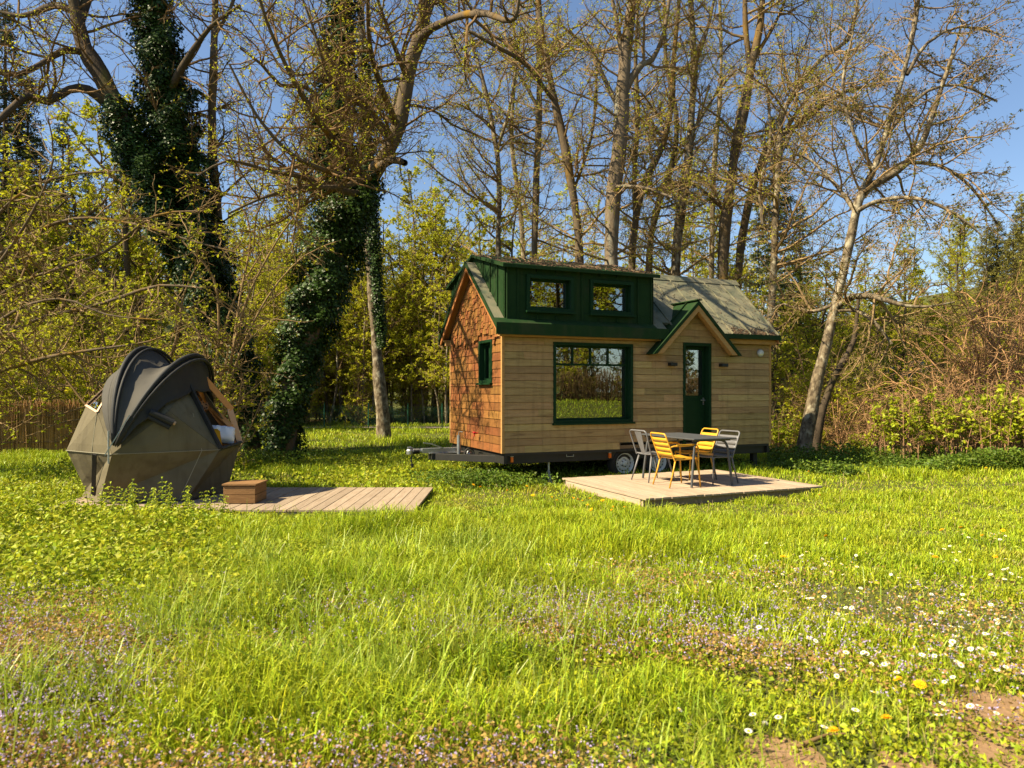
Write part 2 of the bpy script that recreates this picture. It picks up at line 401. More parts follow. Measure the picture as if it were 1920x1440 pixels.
mb = MB(); mb.prism([(2.95, RIDGE_Y - .13, RIDGE_Z - .085), (2.95, RIDGE_Y, RIDGE_Z + .045), (2.95, RIDGE_Y + .13, RIDGE_Z - .085)], (3.22, 0, 0))
mb.build("ridge_cap", m_roof, roof)
mb = MB(); mb.box(DX1 + 0.1, PX - 0.66, EAVE_Y - 0.022, EAVE_Y - 0.002, 2.50, 2.592); mb.box(PX + 0.66, 5.92, EAVE_Y - 0.022, EAVE_Y - 0.002, 2.50, 2.592)
mb.box(-0.17, 5.92, 2*RIDGE_Y - EAVE_Y + 0.002, 2*RIDGE_Y - EAVE_Y + 0.022, 2.45, 2.60)
mb.build("gutter_fascia", m_green, roof)
mb = MB(); mb.box(DX1 + 0.1, 3.24, -0.178, -0.02, 2.502, 2.522); mb.box(4.52, 5.88, -0.178, -0.02, 2.502, 2.522); mb.box(-0.14, 5.88, W_, W_ + 0.178, 2.502, 2.522); mb.build("soffit", m_trimw, roof)
for bk in (False, True):                                # rake boards and soffits at the gable end
    f = (lambda y: 2 * RIDGE_Y - y) if bk else (lambda y: y)
    mb = MB(); o1, o2 = 0.062, 0.165
    mb.prism([(-0.165, f(EAVE_Y), EAVE_Z - o1), (-0.165, f(RIDGE_Y), RIDGE_Z - o1), (-0.165, f(RIDGE_Y), RIDGE_Z - o2), (-0.165, f(EAVE_Y), EAVE_Z - o2)], (0.03, 0, 0))
    mb.prism([(-0.134, f(EAVE_Y), EAVE_Z - o1 - .012), (-0.134, f(RIDGE_Y), RIDGE_Z - o1 - .012), (-0.134, f(RIDGE_Y), RIDGE_Z - o1 - .032), (-0.134, f(EAVE_Y), EAVE_Z - o1 - .032)], (0.118, 0, 0))
    mb.build("rake_board", m_rake, house, bevel=0.003)
    mb = MB(); mb.prism([(-0.195, f(EAVE_Y), EAVE_Z + .01), (-0.195, f(RIDGE_Y), RIDGE_Z + .01), (-0.195, f(RIDGE_Y), RIDGE_Z - .062), (-0.195, f(EAVE_Y), EAVE_Z - .062)], (0.024, 0, 0))
    mb.build("rake_trim", m_green, house)
    mb = MB(); mb.prism([(5.885, f(EAVE_Y), EAVE_Z - .06), (6.115, f(RIDGE_Y), RIDGE_Z - .06), (6.115, f(RIDGE_Y), RIDGE_Z - o2), (5.885, f(EAVE_Y), EAVE_Z - o2)], (-0.03, 0, 0))
    mb.build("rake_board", m_rake, house)

# dormers (front and back)
DW1 = (0.411, 1.318, 2.86, 3.482); DW2 = (1.65, 2.553, 2.86, 3.47)
DTOP = 3.61; DRZ = 4.0
def dormer(back):
    f = (lambda y: 2 * RIDGE_Y - y) if back else (lambda y: y)
    def bx(mb, x0, x1, y0, y1, z0, z1): a, b = sorted((f(y0), f(y1))); mb.box(x0, x1, a, b, z0, z1)
    ops = [DW1, DW2] if not back else [(1.75, 2.45, 2.95, 3.48)]
    mb = MB()
    for (p, q, a, b) in cells(DX0, DX1, 2.63, DTOP, ops): bx(mb, p, q, -0.05, 0.03, a, b)
    for i, x in enumerate((0.06, 0.255, 0.62, 0.99, 1.49, 1.86, 2.22, 2.66, 2.95)):
        segs = [(2.64, DTOP)]
        for o in ops:
            if o[0] - 0.09 < x < o[1] + 0.09: segs = [(2.64, o[2] - 0.07), (o[3] + 0.06, DTOP)]
        for a, b in segs: bx(mb, x - 0.012, x + 0.012, -0.078, -0.05, a, b)
    ce = lambda y: DTOP + (DRZ - DTOP) * (y + 0.05) / (RIDGE_Y + 0.05)
    for x, dx in ((DX0, 0.03), (DX1, -0.03)):            # cheeks
        mb.prism([(x, f(-0.05), zr(-0.05) - .08), (x, f(RIDGE_Y), zr(RIDGE_Y) - .08), (x, f(RIDGE_Y), ce(RIDGE_Y) - .01), (x, f(-0.05), DTOP)], (dx, 0, 0))
        for yb in (0.25, 0.6, 0.95):
            bx(mb, *sorted((x, x - dx * 0.8)), yb - .012, yb + .012, zr(yb) - .02, ce(yb) - .02)
    dm = mb.build("dormer", m_green, house, bevel=0.003)
    mb = MB(); bx(mb, -0.2, DX1 + (0.22 if not back else 0.62), EAVE_Y - 0.025, EAVE_Y + 0.0, 2.435, 2.632)
    mb.prism([(-0.2, f(EAVE_Y), 2.612), (-0.2, f(-0.052), 2.700), (-0.2, f(-0.052), 2.725), (-0.2, f(EAVE_Y), 2.632)], (3.2, 0, 0))
    mb.build("base_flashing", m_green, dm)
    mb = MB()
    mb.prism([(-0.06, f(-0.17), 3.565), (-0.06, f(RIDGE_Y), DRZ - .015), (-0.06, f(RIDGE_Y), DRZ + .035), (-0.06, f(-0.17), 3.628)], (DX1 + 0.13, 0, 0))
    mb.build("dormer_roof", m_green, dm, bevel=0.004)
    return f
def window(name, o, plane, rec=0.13, fw=0.05, out=0.034, sill=True, muntin=None, sash=0.035, mat=None, gl=None):
    """recessed framed window; plane maps (a, depth, z) to house coordinates"""
    mat = mat or m_winpaint; a0, a1, z0, z1 = o
    def bx(mb, p, q, d0, d1, za, zb):
        c = [plane(p, d0, za), plane(q, d1, zb)]
        mb.box(*sorted((c[0][0], c[1][0])), *sorted((c[0][1], c[1][1])), *sorted((c[0][2], c[1][2])))
    mb = MB(); d0, d1 = -out, rec + 0.02
    bx(mb, a0, a0 + fw, d0, d1, z0, z1); bx(mb, a1 - fw, a1, d0, d1, z0, z1)
    bx(mb, a0 + fw, a1 - fw, d0, d1, z0, z0 + fw); bx(mb, a0 + fw, a1 - fw, d0, d1, z1 - fw, z1)
    w = mb.build(name, mat, house, bevel=0.003)
    b0, b1, y0, y1 = a0 + fw, a1 - fw, z0 + fw, z1 - fw; s = sash
    mb = MB()
    bx(mb, b0, b0 + s, rec - .03, rec + .012, y0, y1); bx(mb, b1 - s, b1, rec - .03, rec + .012, y0, y1)
    bx(mb, b0 + s, b1 - s, rec - .03, rec + .012, y0, y0 + s); bx(mb, b0 + s, b1 - s, rec - .03, rec + .012, y1 - s, y1)
    if muntin: muntin(mb, bx, b0 + s, b1 - s, y0 + s, y1 - s)
    mb.build("sash", mat, w)
    mb = MB(); bx(mb, b0 + s * .6, b1 - s * .6, rec - .006, rec + .004, y0 + s * .6, y1 - s * .6); mb.build("pane", gl or m_glass, w)
    if sill:
        mb = MB(); bx(mb, a0 - .02, a1 + .02, -out - .045, -out + .02, z0 - .03, z0 + .004); mb.build("sill", mat, w, bevel=0.003)
    return w
for bk in (False, True): dormer(bk)
fp = lambda a, d, z: (a, d, z)
gp = lambda a, d, z: (d, a, z)
def big_m(mb, bx, p, q, a, b):
    zt = b - 0.30
    bx(mb, p, q, .10, .142, zt - .018, zt + .018)
    for k in (1, 2, 3): x = p + (q - p) * k / 4; bx(mb, x - .015, x + .015, .102, .14, zt + .018, b)
tag(window("window", BIG, fp, muntin=big_m), "large picture window with four small panes across the top")
window("window", GWIN, gp, rec=0.10, out=0.03, muntin=lambda mb, bx, p, q, a, b: bx(mb, (p+q)/2 - .03, (p+q)/2 + .03, .06, .112, a, b))
for d in (DW1, DW2): window("window", d, lambda a, dd, z: (a, dd - 0.05, z), rec=0.11, fw=0.06, out=0.05)
window("window", (1.75, 2.45, 2.95, 3.48), lambda a, dd, z: (a, W_ + 0.05 - dd, z), sill=False)
for o in BACKW: window("window", o, lambda a, dd, z: (a, W_ - dd, z), sill=False)

# door
mb = MB(); x0, x1, z0, z1 = DOOR
for a, b, c, d in ((x0, x0 + .05, z0, z1), (x1 - .05, x1, z0, z1), (x0 + .05, x1 - .05, z1 - .06, z1), (x0 + .05, x1 - .05, z0, z0 + .04)): mb.box(a, b, -0.034, 0.17, c, d)
dfr = mb.build("door_frame", m_winpaint, house, bevel=0.003)
mb = MB(); a0, a1 = x0 + .05, x1 - .05
for p, q, c, d in ((a0, a0 + .045, .47, 2.35), (a1 - .045, a1, .47, 2.35), (a0 + .045, a1 - .045, 2.28, 2.35), (a0 + .045, a1 - .045, 1.32, 1.40), (a0 + .045, a1 - .045, .47, 1.32)): mb.box(p, q, 0.12, 0.16, c, d)
door = mb.build("door", m_winpaint, house, bevel=0.003); tag(door, "green half-glazed door")
mb = MB(); mb.box(a0 + .03, a1 - .03, .136, .144, 1.39, 2.29); mb.build("pane", m_glass, door)
mb = MB(); mb.bar((a1 - .03, .112, 1.22), (a1 - .03, .112, 1.36), .03, .012, (0, 1, 0)); mb.tube([(a1 - .03, .11, 1.31), (a1 - .03, .06, 1.31), (a1 - .13, .06, 1.31)], .009, 8); mb.build("handle", m_galv, door)

# porch gable over the door
def slab(side, o1, o2, y0, y1, zlow):
    s = side; za = PZ - o1; zb = PZ - o2
    w1 = za - zlow; w2 = zb - zlow
    return [(PX, y0, za), (PX + s*w1, y0, zlow), (PX + s*w2, y0, zlow), (PX, y0, zb)]
mb = MB()
for s in (-1, 1):
    mb.prism(slab(s, 0.0, 0.085, -0.27, 0, 2.165), (0, 0.255, 0))
    mb.prism(slab(s, 0.0, 0.085, -0.0145, 0, 2.60), (0, 0.645, 0))
for s in (-1,):                                         # seams on the little roof
    for yy in (0.05,): mb.bar((PX - .03, yy, PZ), (PX - .52, yy, PZ - .5), .012, .03, (0, 0, 1))
mb.bar((PX, -0.28, PZ + 0.008), (PX, 0.62, PZ + 0.008), .12, .02)
pg = mb.build("porch_gable", m_green, house, bevel=0.003)
mb = MB()
for s in (-1, 1): mb.prism(slab(s, 0.0875, 0.21, -0.255, 0, 2.175), (0, 0.10, 0)); mb.prism(slab(s, 0.0875, 0.115, -0.153, 0, 2.185), (0, 0.13, 0))
mb.build("gable_trim", m_trimw, pg, bevel=0.003)

# small fittings on the front
for x in (3.423, 4.613):
    mb = MB(); mb.box(x - .075, x + .075, -0.125, -0.022, 1.958, 2.022); o = mb.build("wall_lamp", m_black, house, bevel=0.006)
mb = MB(); mb.lathe([(0.0, .055), (.035, .05), (.058, .03), (.066, 0.0)], (5.573, -0.03, 2.248), (0, -1, 0), 24); ll = mb.build("bulkhead_lamp", m_lamp, house, smooth=True)
mb = MB(); mb.lathe([(.066, .0), (.076, .012), (.08, .0), (.076, -.012)], (5.573, -0.026, 2.248), (0, -1, 0), 24); mb.build("lamp_ring", m_galv, ll, smooth=True)
# chassis and running gear
mb = MB(); mb.box(0.04, L_ - 0.04, -0.02, W_ + 0.02, 0.385, 0.428)
for y in (0.06, W_ - 0.12): mb.box(0.05, L_ - 0.05, y, y + 0.06, 0.24, 0.384)
for x in np.linspace(0.2, L_ - .2, 6): mb.box(x - .03, x + .03, 0.125, W_ - 0.125, 0.26, 0.382)
mb.box(0.02, 0.08, -0.01, W_ + .01, 0.25, 0.384); mb.box(L_ - .08, L_ - .02, -0.01, W_ + .01, 0.25, 0.384)
mb.box(0.1, 2.25, 0.03, 0.058, 0.25, 0.384); mb.box(3.85, 5.7, 0.03, 0.058, 0.25, 0.384)
ch = mb.build("chassis", m_dark, house)
mb = MB()
mb.prism([(2.17, -0.005, .385), (2.32, -0.005, .565), (3.98, -0.005, .565), (4.13, -0.005, .385), (4.08, -0.005, .385), (3.96, -0.005, .535), (2.34, -0.005, .535), (2.22, -0.005, .385)], (0, .42, 0))
mb.box(2.2, 4.1, .40, .43, .2, .56); mb.build("wheel_arch", m_dark, house)
def wheel(x, yo, s):
    c = (x, yo, 0.165); ax = (0, s, 0)
    mb = MB(); mb.lathe([(.18, .0), (.20, .045), (.235, .062), (.272, .05), (.288, .02), (.288, -.11), (.272, -.14), (.2, -.14)], c, ax, 40)
    for k in range(60):
        t = 2 * math.pi * k / 60; d = Vector((math.cos(t), 0, math.sin(t))); p = Vector(c) + d * .289
        mb.bar(p + Vector((0, s * .015, 0)), p + Vector((0, -s * .10, 0)), .014, .010, d)
    w = mb.build("wheel", m_rubber, house, smooth=True, autos=40)
    mb = MB(); mb.lathe([(.188, .052), (.178, .05), (.17, .02), (.15, .0), (.125, .012), (.10, .02), (.075, .012), (.06, .03), (.048, .034), (.044, .06), (.03, .066), (.0, .066)], c, ax, 40)
    rim = mb.build("rim", m_rim, w, smooth=True, autos=50)
    mb = MB()
    for k in range(14):
        t = 2 * math.pi * k / 14; p = Vector(c) + Vector((math.cos(t), 0, math.sin(t))) * .138
        mb.lathe([(.0, .0), (.0125, .0), (.012, -.005)], p + Vector((0, s * .0125, 0)), ax, 10)
    for k in range(5):
        t = 2 * math.pi * k / 5; p = Vector(c) + Vector((math.cos(t), 0, math.sin(t))) * .06
        mb.lathe([(.0, .014), (.009, .014), (.009, -.02)], p + Vector((0, s * .03, 0)), ax, 8)
    mb.build("hub_holes", m_dark, w)
for x in (2.44, 3.16): wheel(x, .075, -1); wheel(x, W_ - .075, 1)
for x in (0.175, 2.105):
    mb = MB(); mb.box(x - .022, x + .022, -0.016, .031, .275, .365); mk = mb.build("marker_light", m_amber, house, bevel=0.006)
    mb = MB(); mb.box(x - .028, x + .028, -.004, .03, .368, .378); mb.build("light_bracket", m_galv, mk)
# drawbar
mb = MB()
for y in (0.35, W_ - 0.35): mb.bar((0.1, y, .30), (-0.78, 1.375 + (y - 1.375) * .12, .30), .06, .12)
mb.box(-0.86, -0.6, 1.26, 1.49, .24, .36)
db = mb.build("drawbar", m_dark, house, bevel=0.004)
mb = MB(); mb.bar((-0.28, 1.375, .405), (-1.02, 1.375, .405), .10, .085); mb.bar((-0.2, 1.375, .36), (-0.9, 1.375, .36), .2, .02)
mb.tube([(-1.02, 1.375, .405), (-1.2, 1.375, .40)], .04, 12)
mb.lathe([(.0, .05), (.045, .045), (.062, .015), (.06, -.05), (.05, -.055)], (-1.24, 1.375, .40), (0, 0, 1), 16)
mb.tube([(-1.16, 1.375, .44), (-1.22, 1.375, .475), (-1.28, 1.375, .47)], .014, 8)
cp = mb.build("coupling", m_galv, db, bevel=0.003)
mb = MB()
for i in range(5): mb.lathe([(.045, 0), (.058, .012), (.045, .024)], (-1.06 - i * .024, 1.375, .402), (-1, 0, 0), 14)
mb.tube([(-1.2, 1.375, .33), (-1.215, 1.36, .24), (-1.20, 1.35, .17)], .012, 8); mb.tube([(-1.20, 1.35, .18), (-1.195, 1.35, .11)], .026, 8); mb.build("bellows", m_black, db)
mb = MB(); mb.bar((-0.62, 1.30, .44), (-0.85, 1.30, .53), .02, .05, (0, 1, 0)); mb.bar((-.85, 1.30, .53), (-1.0, 1.30, .555), .02, .035, (0, 1, 0)); mb.build("brake_lever", m_galv, db)
mb = MB(); mb.tube([(-0.36, 1.22, .24), (-0.36, 1.22, .68)], .035, 14); mb.tube([(-0.36, 1.22, .68), (-0.36, 1.22, .74), (-0.36, 1.14, .75), (-.36, 1.0, .75)], .008, 8)
jw = mb.build("jockey_post", m_galv, db)
mb = MB(); mb.lathe([(.03, .03), (.09, .035), (.115, .02), (.115, -.02), (.09, -.035), (.03, -.03)], (-0.22, 1.05, .345), (.35, -1, 0), 24); jq = mb.build("jockey_wheel", m_rubber, db, smooth=True, autos=40)
mb = MB(); mb.lathe([(.0, .045), (.03, .045), (.05, .03), (.085, .041), (.088, .03)], (-0.22, 1.05, .345), (.35, -1, 0), 20); mb.build("wheel_disc", m_galv, jq)
mb = MB(); mb.tube([(-.05, 1.05, .72), (-.13, 1.05, .72)], .013, 8); mb.lathe([(.0, .0), (.03, .0), (.035, .015), (.02, .03)], (-.12, 1.05, .72), (0, 0, 1), 10); mb.tube([(-.12, 1.05, .72), (-.12, 1.05, .66)], .012, 8); mb.build("tap", m_red, house)
mb = MB(); mb.tube([(.93, .12, -.11), (.93, .12, .385)], .018, 8)
for t in (.4, 2.5, 4.6): mb.tube([(.93, .12, .12), (.93 + .13 * math.cos(t), .12 + .13 * math.sin(t), -.11)], .007, 6)
mb.lathe([(.0, .0), (.04, .0), (.04, .015), (.0, .015)], (.93, .12, .38), (0, 0, 1), 12); mb.build("jack_stand", m_galv, house)
mb = MB(); mb.tube([(1.22, .0, .37), (1.22, .0, .335), (1.36, .0, .335), (1.36, .0, .37)], .008, 8); mb.build("tow_eye", m_galv, house)
for x in (5.6,):
    for y in (.15, W_ - .25): mb = MB(); mb.box(x - .05, x + .05, y, y + .1, -.13, .25); mb.build("support_leg", m_dark, house)
# dead twigs and leaf litter lying on the dormer roof and at the eave
r_ = np.random.default_rng(3); mb = MB()
for k in range(420):
    y = -0.16 + 1.45 * r_.random() ** 1.6; x = r_.uniform(-0.04, 3.04); z = 3.632 + (DRZ + .035 - 3.628) * (y + .17) / (RIDGE_Y + .17)
    a = r_.uniform(0, 6.28); l = r_.uniform(.03, .16); dx, dy = math.cos(a) * l, math.sin(a) * l * .6
    mb.bar((x - dx, max(y - dy, -.16), z + .004 - dy * .25), (x + dx, max(y + dy, -.16), z + .008 + r_.uniform(0, .03) + dy * .25), .010, .008)
for k in range(900):
    if k % 3: x = r_.uniform(4.75, 5.85); y = EAVE_Y + abs(r_.normal(0, .09))
    else: x = r_.uniform(3.05, 5.9); y = r_.uniform(EAVE_Y, 1.2)
    if 3.1 < x < 4.6 and y < .45 - abs(x - PX) * .5: continue
    z = zr(y) + .006; l = r_.uniform(.006, .02); a = r_.uniform(0, 6.28)
    mb.bar((x - math.cos(a) * l, y, z), (x + math.cos(a) * l, y + math.sin(a) * l, z + .006 + SL * math.sin(a) * l), .014, .004)
m_litter = M("leaf_litter", (0.10, 0.055, 0.03), (0.20, 0.13, 0.07), scale=20, rough=0.9, island=0.5)
o = mb.build("roof_litter", m_litter, None, loc=HA); o.rotation_euler = (0, 0, HTH)
tag(o, "brown twigs and dead leaves lying on the green tiny house roof", "leaf litter", kind="stuff")

# ------------------------------------------------------------------ decks, step, dome tent, table and chairs
m_deck = M("grey_deck_boards", (0.36, 0.285, 0.205), (0.24, 0.175, 0.12), scale=2.5, stretch=(9, 1, 9), rough=0.85, spec=0.12, island=0.13, bump=0.25, bscale=24)
m_deck2 = M("pale_deck_boards", (0.43, 0.335, 0.24), (0.32, 0.235, 0.16), scale=2.5, stretch=(9, 1, 9), rough=0.85, spec=0.12, island=0.10, bump=0.2, bscale=24, c3=(0.30, 0.2, 0.12), s3=3, t3=0.66)
m_box = M("brown_box_boards", (0.25, 0.14, 0.06), (0.16, 0.085, 0.035), scale=3, stretch=(2, 2, 10), rough=0.8, spec=0.15, island=0.15, bump=0.2)
DL = empty("wooden_deck", (-3.6, 9.93, 0.0)); tag(DL, "long low grey board deck under the dome tent, planks running front to back", "deck")
r_ = np.random.default_rng(21)
mb = MB(); x = -2.46; n = 0
while x < 2.30:
    w = 0.138; mb.box(x, x + w, -1.03 + r_.uniform(-.006, .006), 1.05 + r_.uniform(-.006, .006), -.028 + r_.uniform(-.002, .002), r_.uniform(-.002, .002)); x += w + 0.009
mb.build("planks", m_deck, DL, bevel=0.003)
mb = MB()
for a in ((-2.44, 2.32, -1.01, -.97), (-2.44, 2.32, .98, 1.02), (-2.44, -2.4, -.97, .98), (2.28, 2.32, -.97, .98)): mb.box(*a, -.125, -.032)
mb.build("frame", m_deck2, DL)
DR = empty("wooden_deck", HA, HTH); tag(DR, "raised pale board deck carrying the table and chairs", "deck")
dx0, dx1, dy0, dy1 = .81, 3.90, -3.07, -.62
mb = MB(); x = dx0
while x < dx1 - .02:
    w = 0.132; mb.box(x, x + w, dy0 + r_.uniform(-.008, .008), dy1 + r_.uniform(-.006, .006), .022 + r_.uniform(-.002, .002), .05 + r_.uniform(-.002, .002)); x += w + 0.006
mb.build("planks", m_deck2, DR, bevel=0.003)
mb = MB()
for a in ((dx0 + .03, dx1 - .03, dy0 + .12, dy0 + .16), (dx0 + .03, dx1 - .03, dy1 - .09, dy1 - .05), (dx0 + .012, dx0 + .05, dy0 + .161, dy1 - .09), (dx1 - .05, dx1 - .03, dy0 + .161, dy1 - .09)): mb.box(*a, -.14, .019)
mb.build("frame", m_deck2, DR)
SB = empty("step_box", (-3.60, 9.58, 0.003), R(0)); tag(SB, "brown plank step box standing on the deck beside the dome tent", "step")
mb = MB(); hx, hy = .21, .22
for k in range(2):
    z0, z1 = .006 + k * .115, .006 + (k + 1) * .115 - .006
    mb.box(-hx, hx, -hy, -hy + .025, z0, z1); mb.box(-hx, hx, hy - .025, hy, z0, z1)
    mb.box(hx - .025, hx, -hy + .026, hy - .026, z0, z1); mb.box(-hx, -hx + .025, -hy + .026, hy - .026, z0, z1)
mb.build("side_boards", m_box, SB, bevel=0.003)
mb = MB()
for k in range(4): mb.box(-hx - .015, hx + .015, -hy - .015 + k * .1175, -hy - .015 + k * .1175 + .1125, .238, .262)
mb.build("top_boards", m_box, SB, bevel=0.003)

# dome tent
m_canvas = M("olive_canvas", (0.150, 0.128, 0.080), (0.118, 0.098, 0.058), scale=2.2, rough=0.85, spec=0.15, bump=0.35, bscale=4.5, c3=(0.10, 0.083, 0.05), s3=1.6, t3=0.62, trans=0.03, streak=((0.08, 0.066, 0.04), 0.45))
m_seam = M("pale_seam_thread", (0.25, 0.23, 0.16), rough=0.8)
m_hood = M("charcoal_hood_fabric", (0.062, 0.058, 0.050), (0.085, 0.078, 0.065), scale=3, rough=0.8, spec=0.15, bump=0.1, bscale=6)
m_hoodt = M("black_hood_edge", (0.018, 0.018, 0.017), (0.028, 0.027, 0.025), rough=0.65, spec=0.3)
m_ply = M("orange_plywood", (0.72, 0.33, 0.10), (0.62, 0.26, 0.07), scale=5, stretch=(3, 3, 8), rough=0.55, spec=0.3)
m_ply2 = M("pale_plywood_edge", (0.62, 0.40, 0.27), (0.54, 0.33, 0.2), scale=6, rough=0.6)
m_must = M("mustard_cloth", (0.52, 0.27, 0.012), (0.45, 0.22, 0.01), scale=4, rough=0.9, spec=0.1)
m_linen = M("white_linen", (0.78, 0.80, 0.84), (0.70, 0.72, 0.78), scale=5, rough=0.9, spec=0.1, bump=0.2, bscale=9)
m_clear = glass_mat("clear_tent_window", 0.10, (0.85, 0.85, 0.9))
PC = (-5.1, 10.25)
pod = empty("dome_tent", (PC[0], PC[1], 0.0)); tag(pod, "olive canvas dome tent with charcoal folding hood and orange wood frame", "tent")
def pv(phi, r, z): a = R(phi); return Vector((r * math.cos(a), r * math.sin(a), z))
E_ = [pv(p, 1.13, .68) for p in (-22, -92, -152, 152, 96, 38)]
B_ = [pv(p, r, z) for p, r, z in ((-42, .94, .03), (-111, .93, .08), (-163, .93, .10), (135, .92, .05), (80, .92, .04), (20, .92, .04))]
U_ = [pv(p, r, z) for p, r, z in ((-56, .93, 1.22), (-116, .92, 1.20), (-166, .94, 1.28), (128, .93, 1.22), (70, .93, 1.22), (8, .93, 1.22))]
T_ = [pv(p, r, z) for p, r, z in ((-24, .55, 1.56), (-92, .52, 1.68), (-142, .50, 1.72), (152, .50, 1.72), (96, .52, 1.68), (36, .55, 1.60))]
TOP = Vector((0, 0, 1.88))
tri = []
for i in range(6):
    j = (i + 1) % 6
    tri += [(E_[i], B_[i], B_[j]), (E_[i], B_[j], E_[j])] if i else [(E_[0], B_[0], B_[1]), (E_[0], B_[1], E_[1])]
# upper band; the facets between E[5] and E[0] are left open as the entrance
up = []
for i in range(5):
    j = i + 1
    up += [(E_[i], E_[j], U_[i])]
    if i < 5: up += [(U_[i], E_[j], U_[j])]
upper = [f for f in up if True]
upper += [(E_[0], U_[0], T_[0])]
for i in range(5):
    j = i + 1
    upper += [(U_[i], T_[j], T_[i])]
    if i != 1: upper += [(U_[i], U_[j], T_[j])]        # facet i == 1 is the clear window
upper = [f for f in upper if not (U_[5] in f)] + [(U_[4], E_[5], T_[5]), (U_[4], T_[5], T_[4])]
upper += [(T_[i], T_[i+1], TOP) for i in range(5)]
mb = MB()
def add_tri_panel(mb, f, nsub=5, puff=0.018):
    a, b, c = f; n = (b - a).cross(c - a).normalized(); cen = (a + b + c) / 3
    if n.dot(cen - Vector((0, 0, .8))) < 0: n = -n
    idx = {}; vs = []; fs = []
    for i in range(nsub + 1):
        for j in range(nsub + 1 - i):
            u_, v_ = i / nsub, j / nsub; w_ = 1 - u_ - v_
            p = a * w_ + b * u_ + c * v_ + n * puff * min(u_, v_, w_) * 3 * (1 + .5 * math.sin(9 * u_ + 7 * v_))
            idx[i, j] = len(vs); vs.append(p)
    for i in range(nsub):
        for j in range(nsub - i):
            fs.append((idx[i, j], idx[i+1, j], idx[i, j+1]))
            if j < nsub - i - 1: fs.append((idx[i+1, j], idx[i+1, j+1], idx[i, j+1]))
    mb.add(vs, fs)
for f in tri + upper: add_tri_panel(mb, f)
mb.build("canvas", m_canvas, pod, smooth=False, solid=0.012)
mb = MB()
def seam(mb, a, b, r=.0045, lift=.014):
    c = Vector((0, 0, .8)); pts = [a.lerp(b, t / 6) for t in range(7)]
    mb.tube([p + (p - c).normalized() * lift for p in pts], r, 5)
for i in range(6): seam(mb, E_[i], E_[(i+1) % 6])
m1 = E_[0].lerp(E_[1], .18); seam(mb, m1, B_[0].lerp(B_[1], .10)); seam(mb, m1, E_[0].lerp(E_[1], .22) + Vector((-.12, .12, .5)))
m2 = E_[1].lerp(E_[2], .42); seam(mb, U_[1], m2); seam(mb, m2, B_[1].lerp(B_[2], .42))
mb.build("seams", m_seam, pod)
mb = MB()                                               # lacing strip of the skirt flap
a, b = E_[1].lerp(E_[2], .34) + Vector((-.01, -.02, -.02)), B_[1].lerp(B_[2], .38) + Vector((-.012, -.025, 0))
mb.bar(a, b, .02, .05, (1, 0, 0)); mb.build("lacing", m_hoodt, pod)
# skirt along the ground
mb = MB(); ring = []
for i in range(6):
    for t in range(8):
        p = B_[i].lerp(B_[(i+1) % 6], t / 8); ring.append(Vector((p.x * 1.0, p.y * 1.0, p.z)))
ring.append(ring[0])
mb.sheet([[p * 1.0 for p in ring], [Vector((p.x * 1.05, p.y * 1.05, .008 + .01 * (k % 3))) for k, p in enumerate(ring)]])
mb.build("skirt", m_canvas, pod, solid=0.008)
mb = MB(); add_tri_panel(mb, (U_[1], U_[2], T_[2]), 3, 0.01); wn_ = mb.build("window", m_clear, pod)
mb = MB()
for a, b in ((U_[1], U_[2]), (U_[2], T_[2]), (T_[2], U_[1])): mb.bar(a * 1.01, b * 1.01, .03, .012, a)
mb.build("window_border", m_ply2, wn_)
# black edging of the entrance
mb = MB()
P0, P1, P2, P3 = T_[0] + Vector((.02, -.02, .02)), E_[0], E_[5], T_[5]
for a, b in ((P0, P1), (P1, P2)): mb.bar(a * 1.012, b * 1.012, .035, .075, (a + b))
mb.build("entrance_edging", m_hoodt, pod)
# wooden frame seen through the entrance
mb = MB()
inn = .94
def strut(a, b, w=.035, h=.075): mb.bar(a, b, w, h, a + b - Vector((0, 0, 1.4)))
hub = U_[5].lerp(U_[4], .50) * .97
hub = pv(62, .82, 1.30)
for q in (E_[5] * .97, E_[4] * .95, U_[4] * .96, T_[5] * .97, T_[4] * .96, pv(30, .98, .95)): strut(hub, q)
strut(T_[5], T_[0].lerp(T_[5], .35) + Vector((.02, 0, .25))); strut(E_[5] * .96, E_[4] * .96)
fr = mb.build("frame", m_ply, pod, bevel=0.003); mb = MB()
strut(T_[1] * .95, U_[1] * .95); strut(T_[2] * .95, U_[1] * .95); strut(U_[1] * .95, E_[1] * .95); strut(U_[1] * .95, E_[2] * .95); strut(U_[2] * .95, E_[2] * .95); strut(U_[1]*.95, U_[0]*.95)
mb.build("frame", m_ply, pod, bevel=0.003)
mb = MB(); d = (hub - Vector((0, 0, .9))).normalized(); mb.lathe([(.0, -.06), (.085, -.06), (.085, -.035), (.0, -.035)], hub, d, 8); hb = mb.build("hub_plate", m_ply2, fr)
mb = MB()
for k in range(6):
    t = k * math.pi / 3 + .4; a = d.orthogonal().normalized(); b = d.cross(a); mb.lathe([(.0, -.068), (.011, -.068), (.011, -.058)], hub + (a * math.cos(t) + b * math.sin(t)) * .055, d, 8)
mb.build("bolts", m_black, fr)
mb = MB()
K1 = U_[5].lerp(E_[5], .18) + Vector((-.04, .2, .06)); A1 = E_[5] * 1.0; A2 = pv(34, .97, 1.22); A3 = pv(36, .56, 1.60)
mb.bar(A1 * 1.01, A2, .03, .085, A1 + A2); mb.build("entrance_post", m_ply2, fr, bevel=0.003)
mb = MB(); mb.bar(A2 * 1.03 + Vector((.0, 0, -.05)), A3 * 1.04 + Vector((0, 0, .06)), .03, .085, A2 + A3); mb.build("entrance_rafter", m_ply, fr, bevel=0.003)
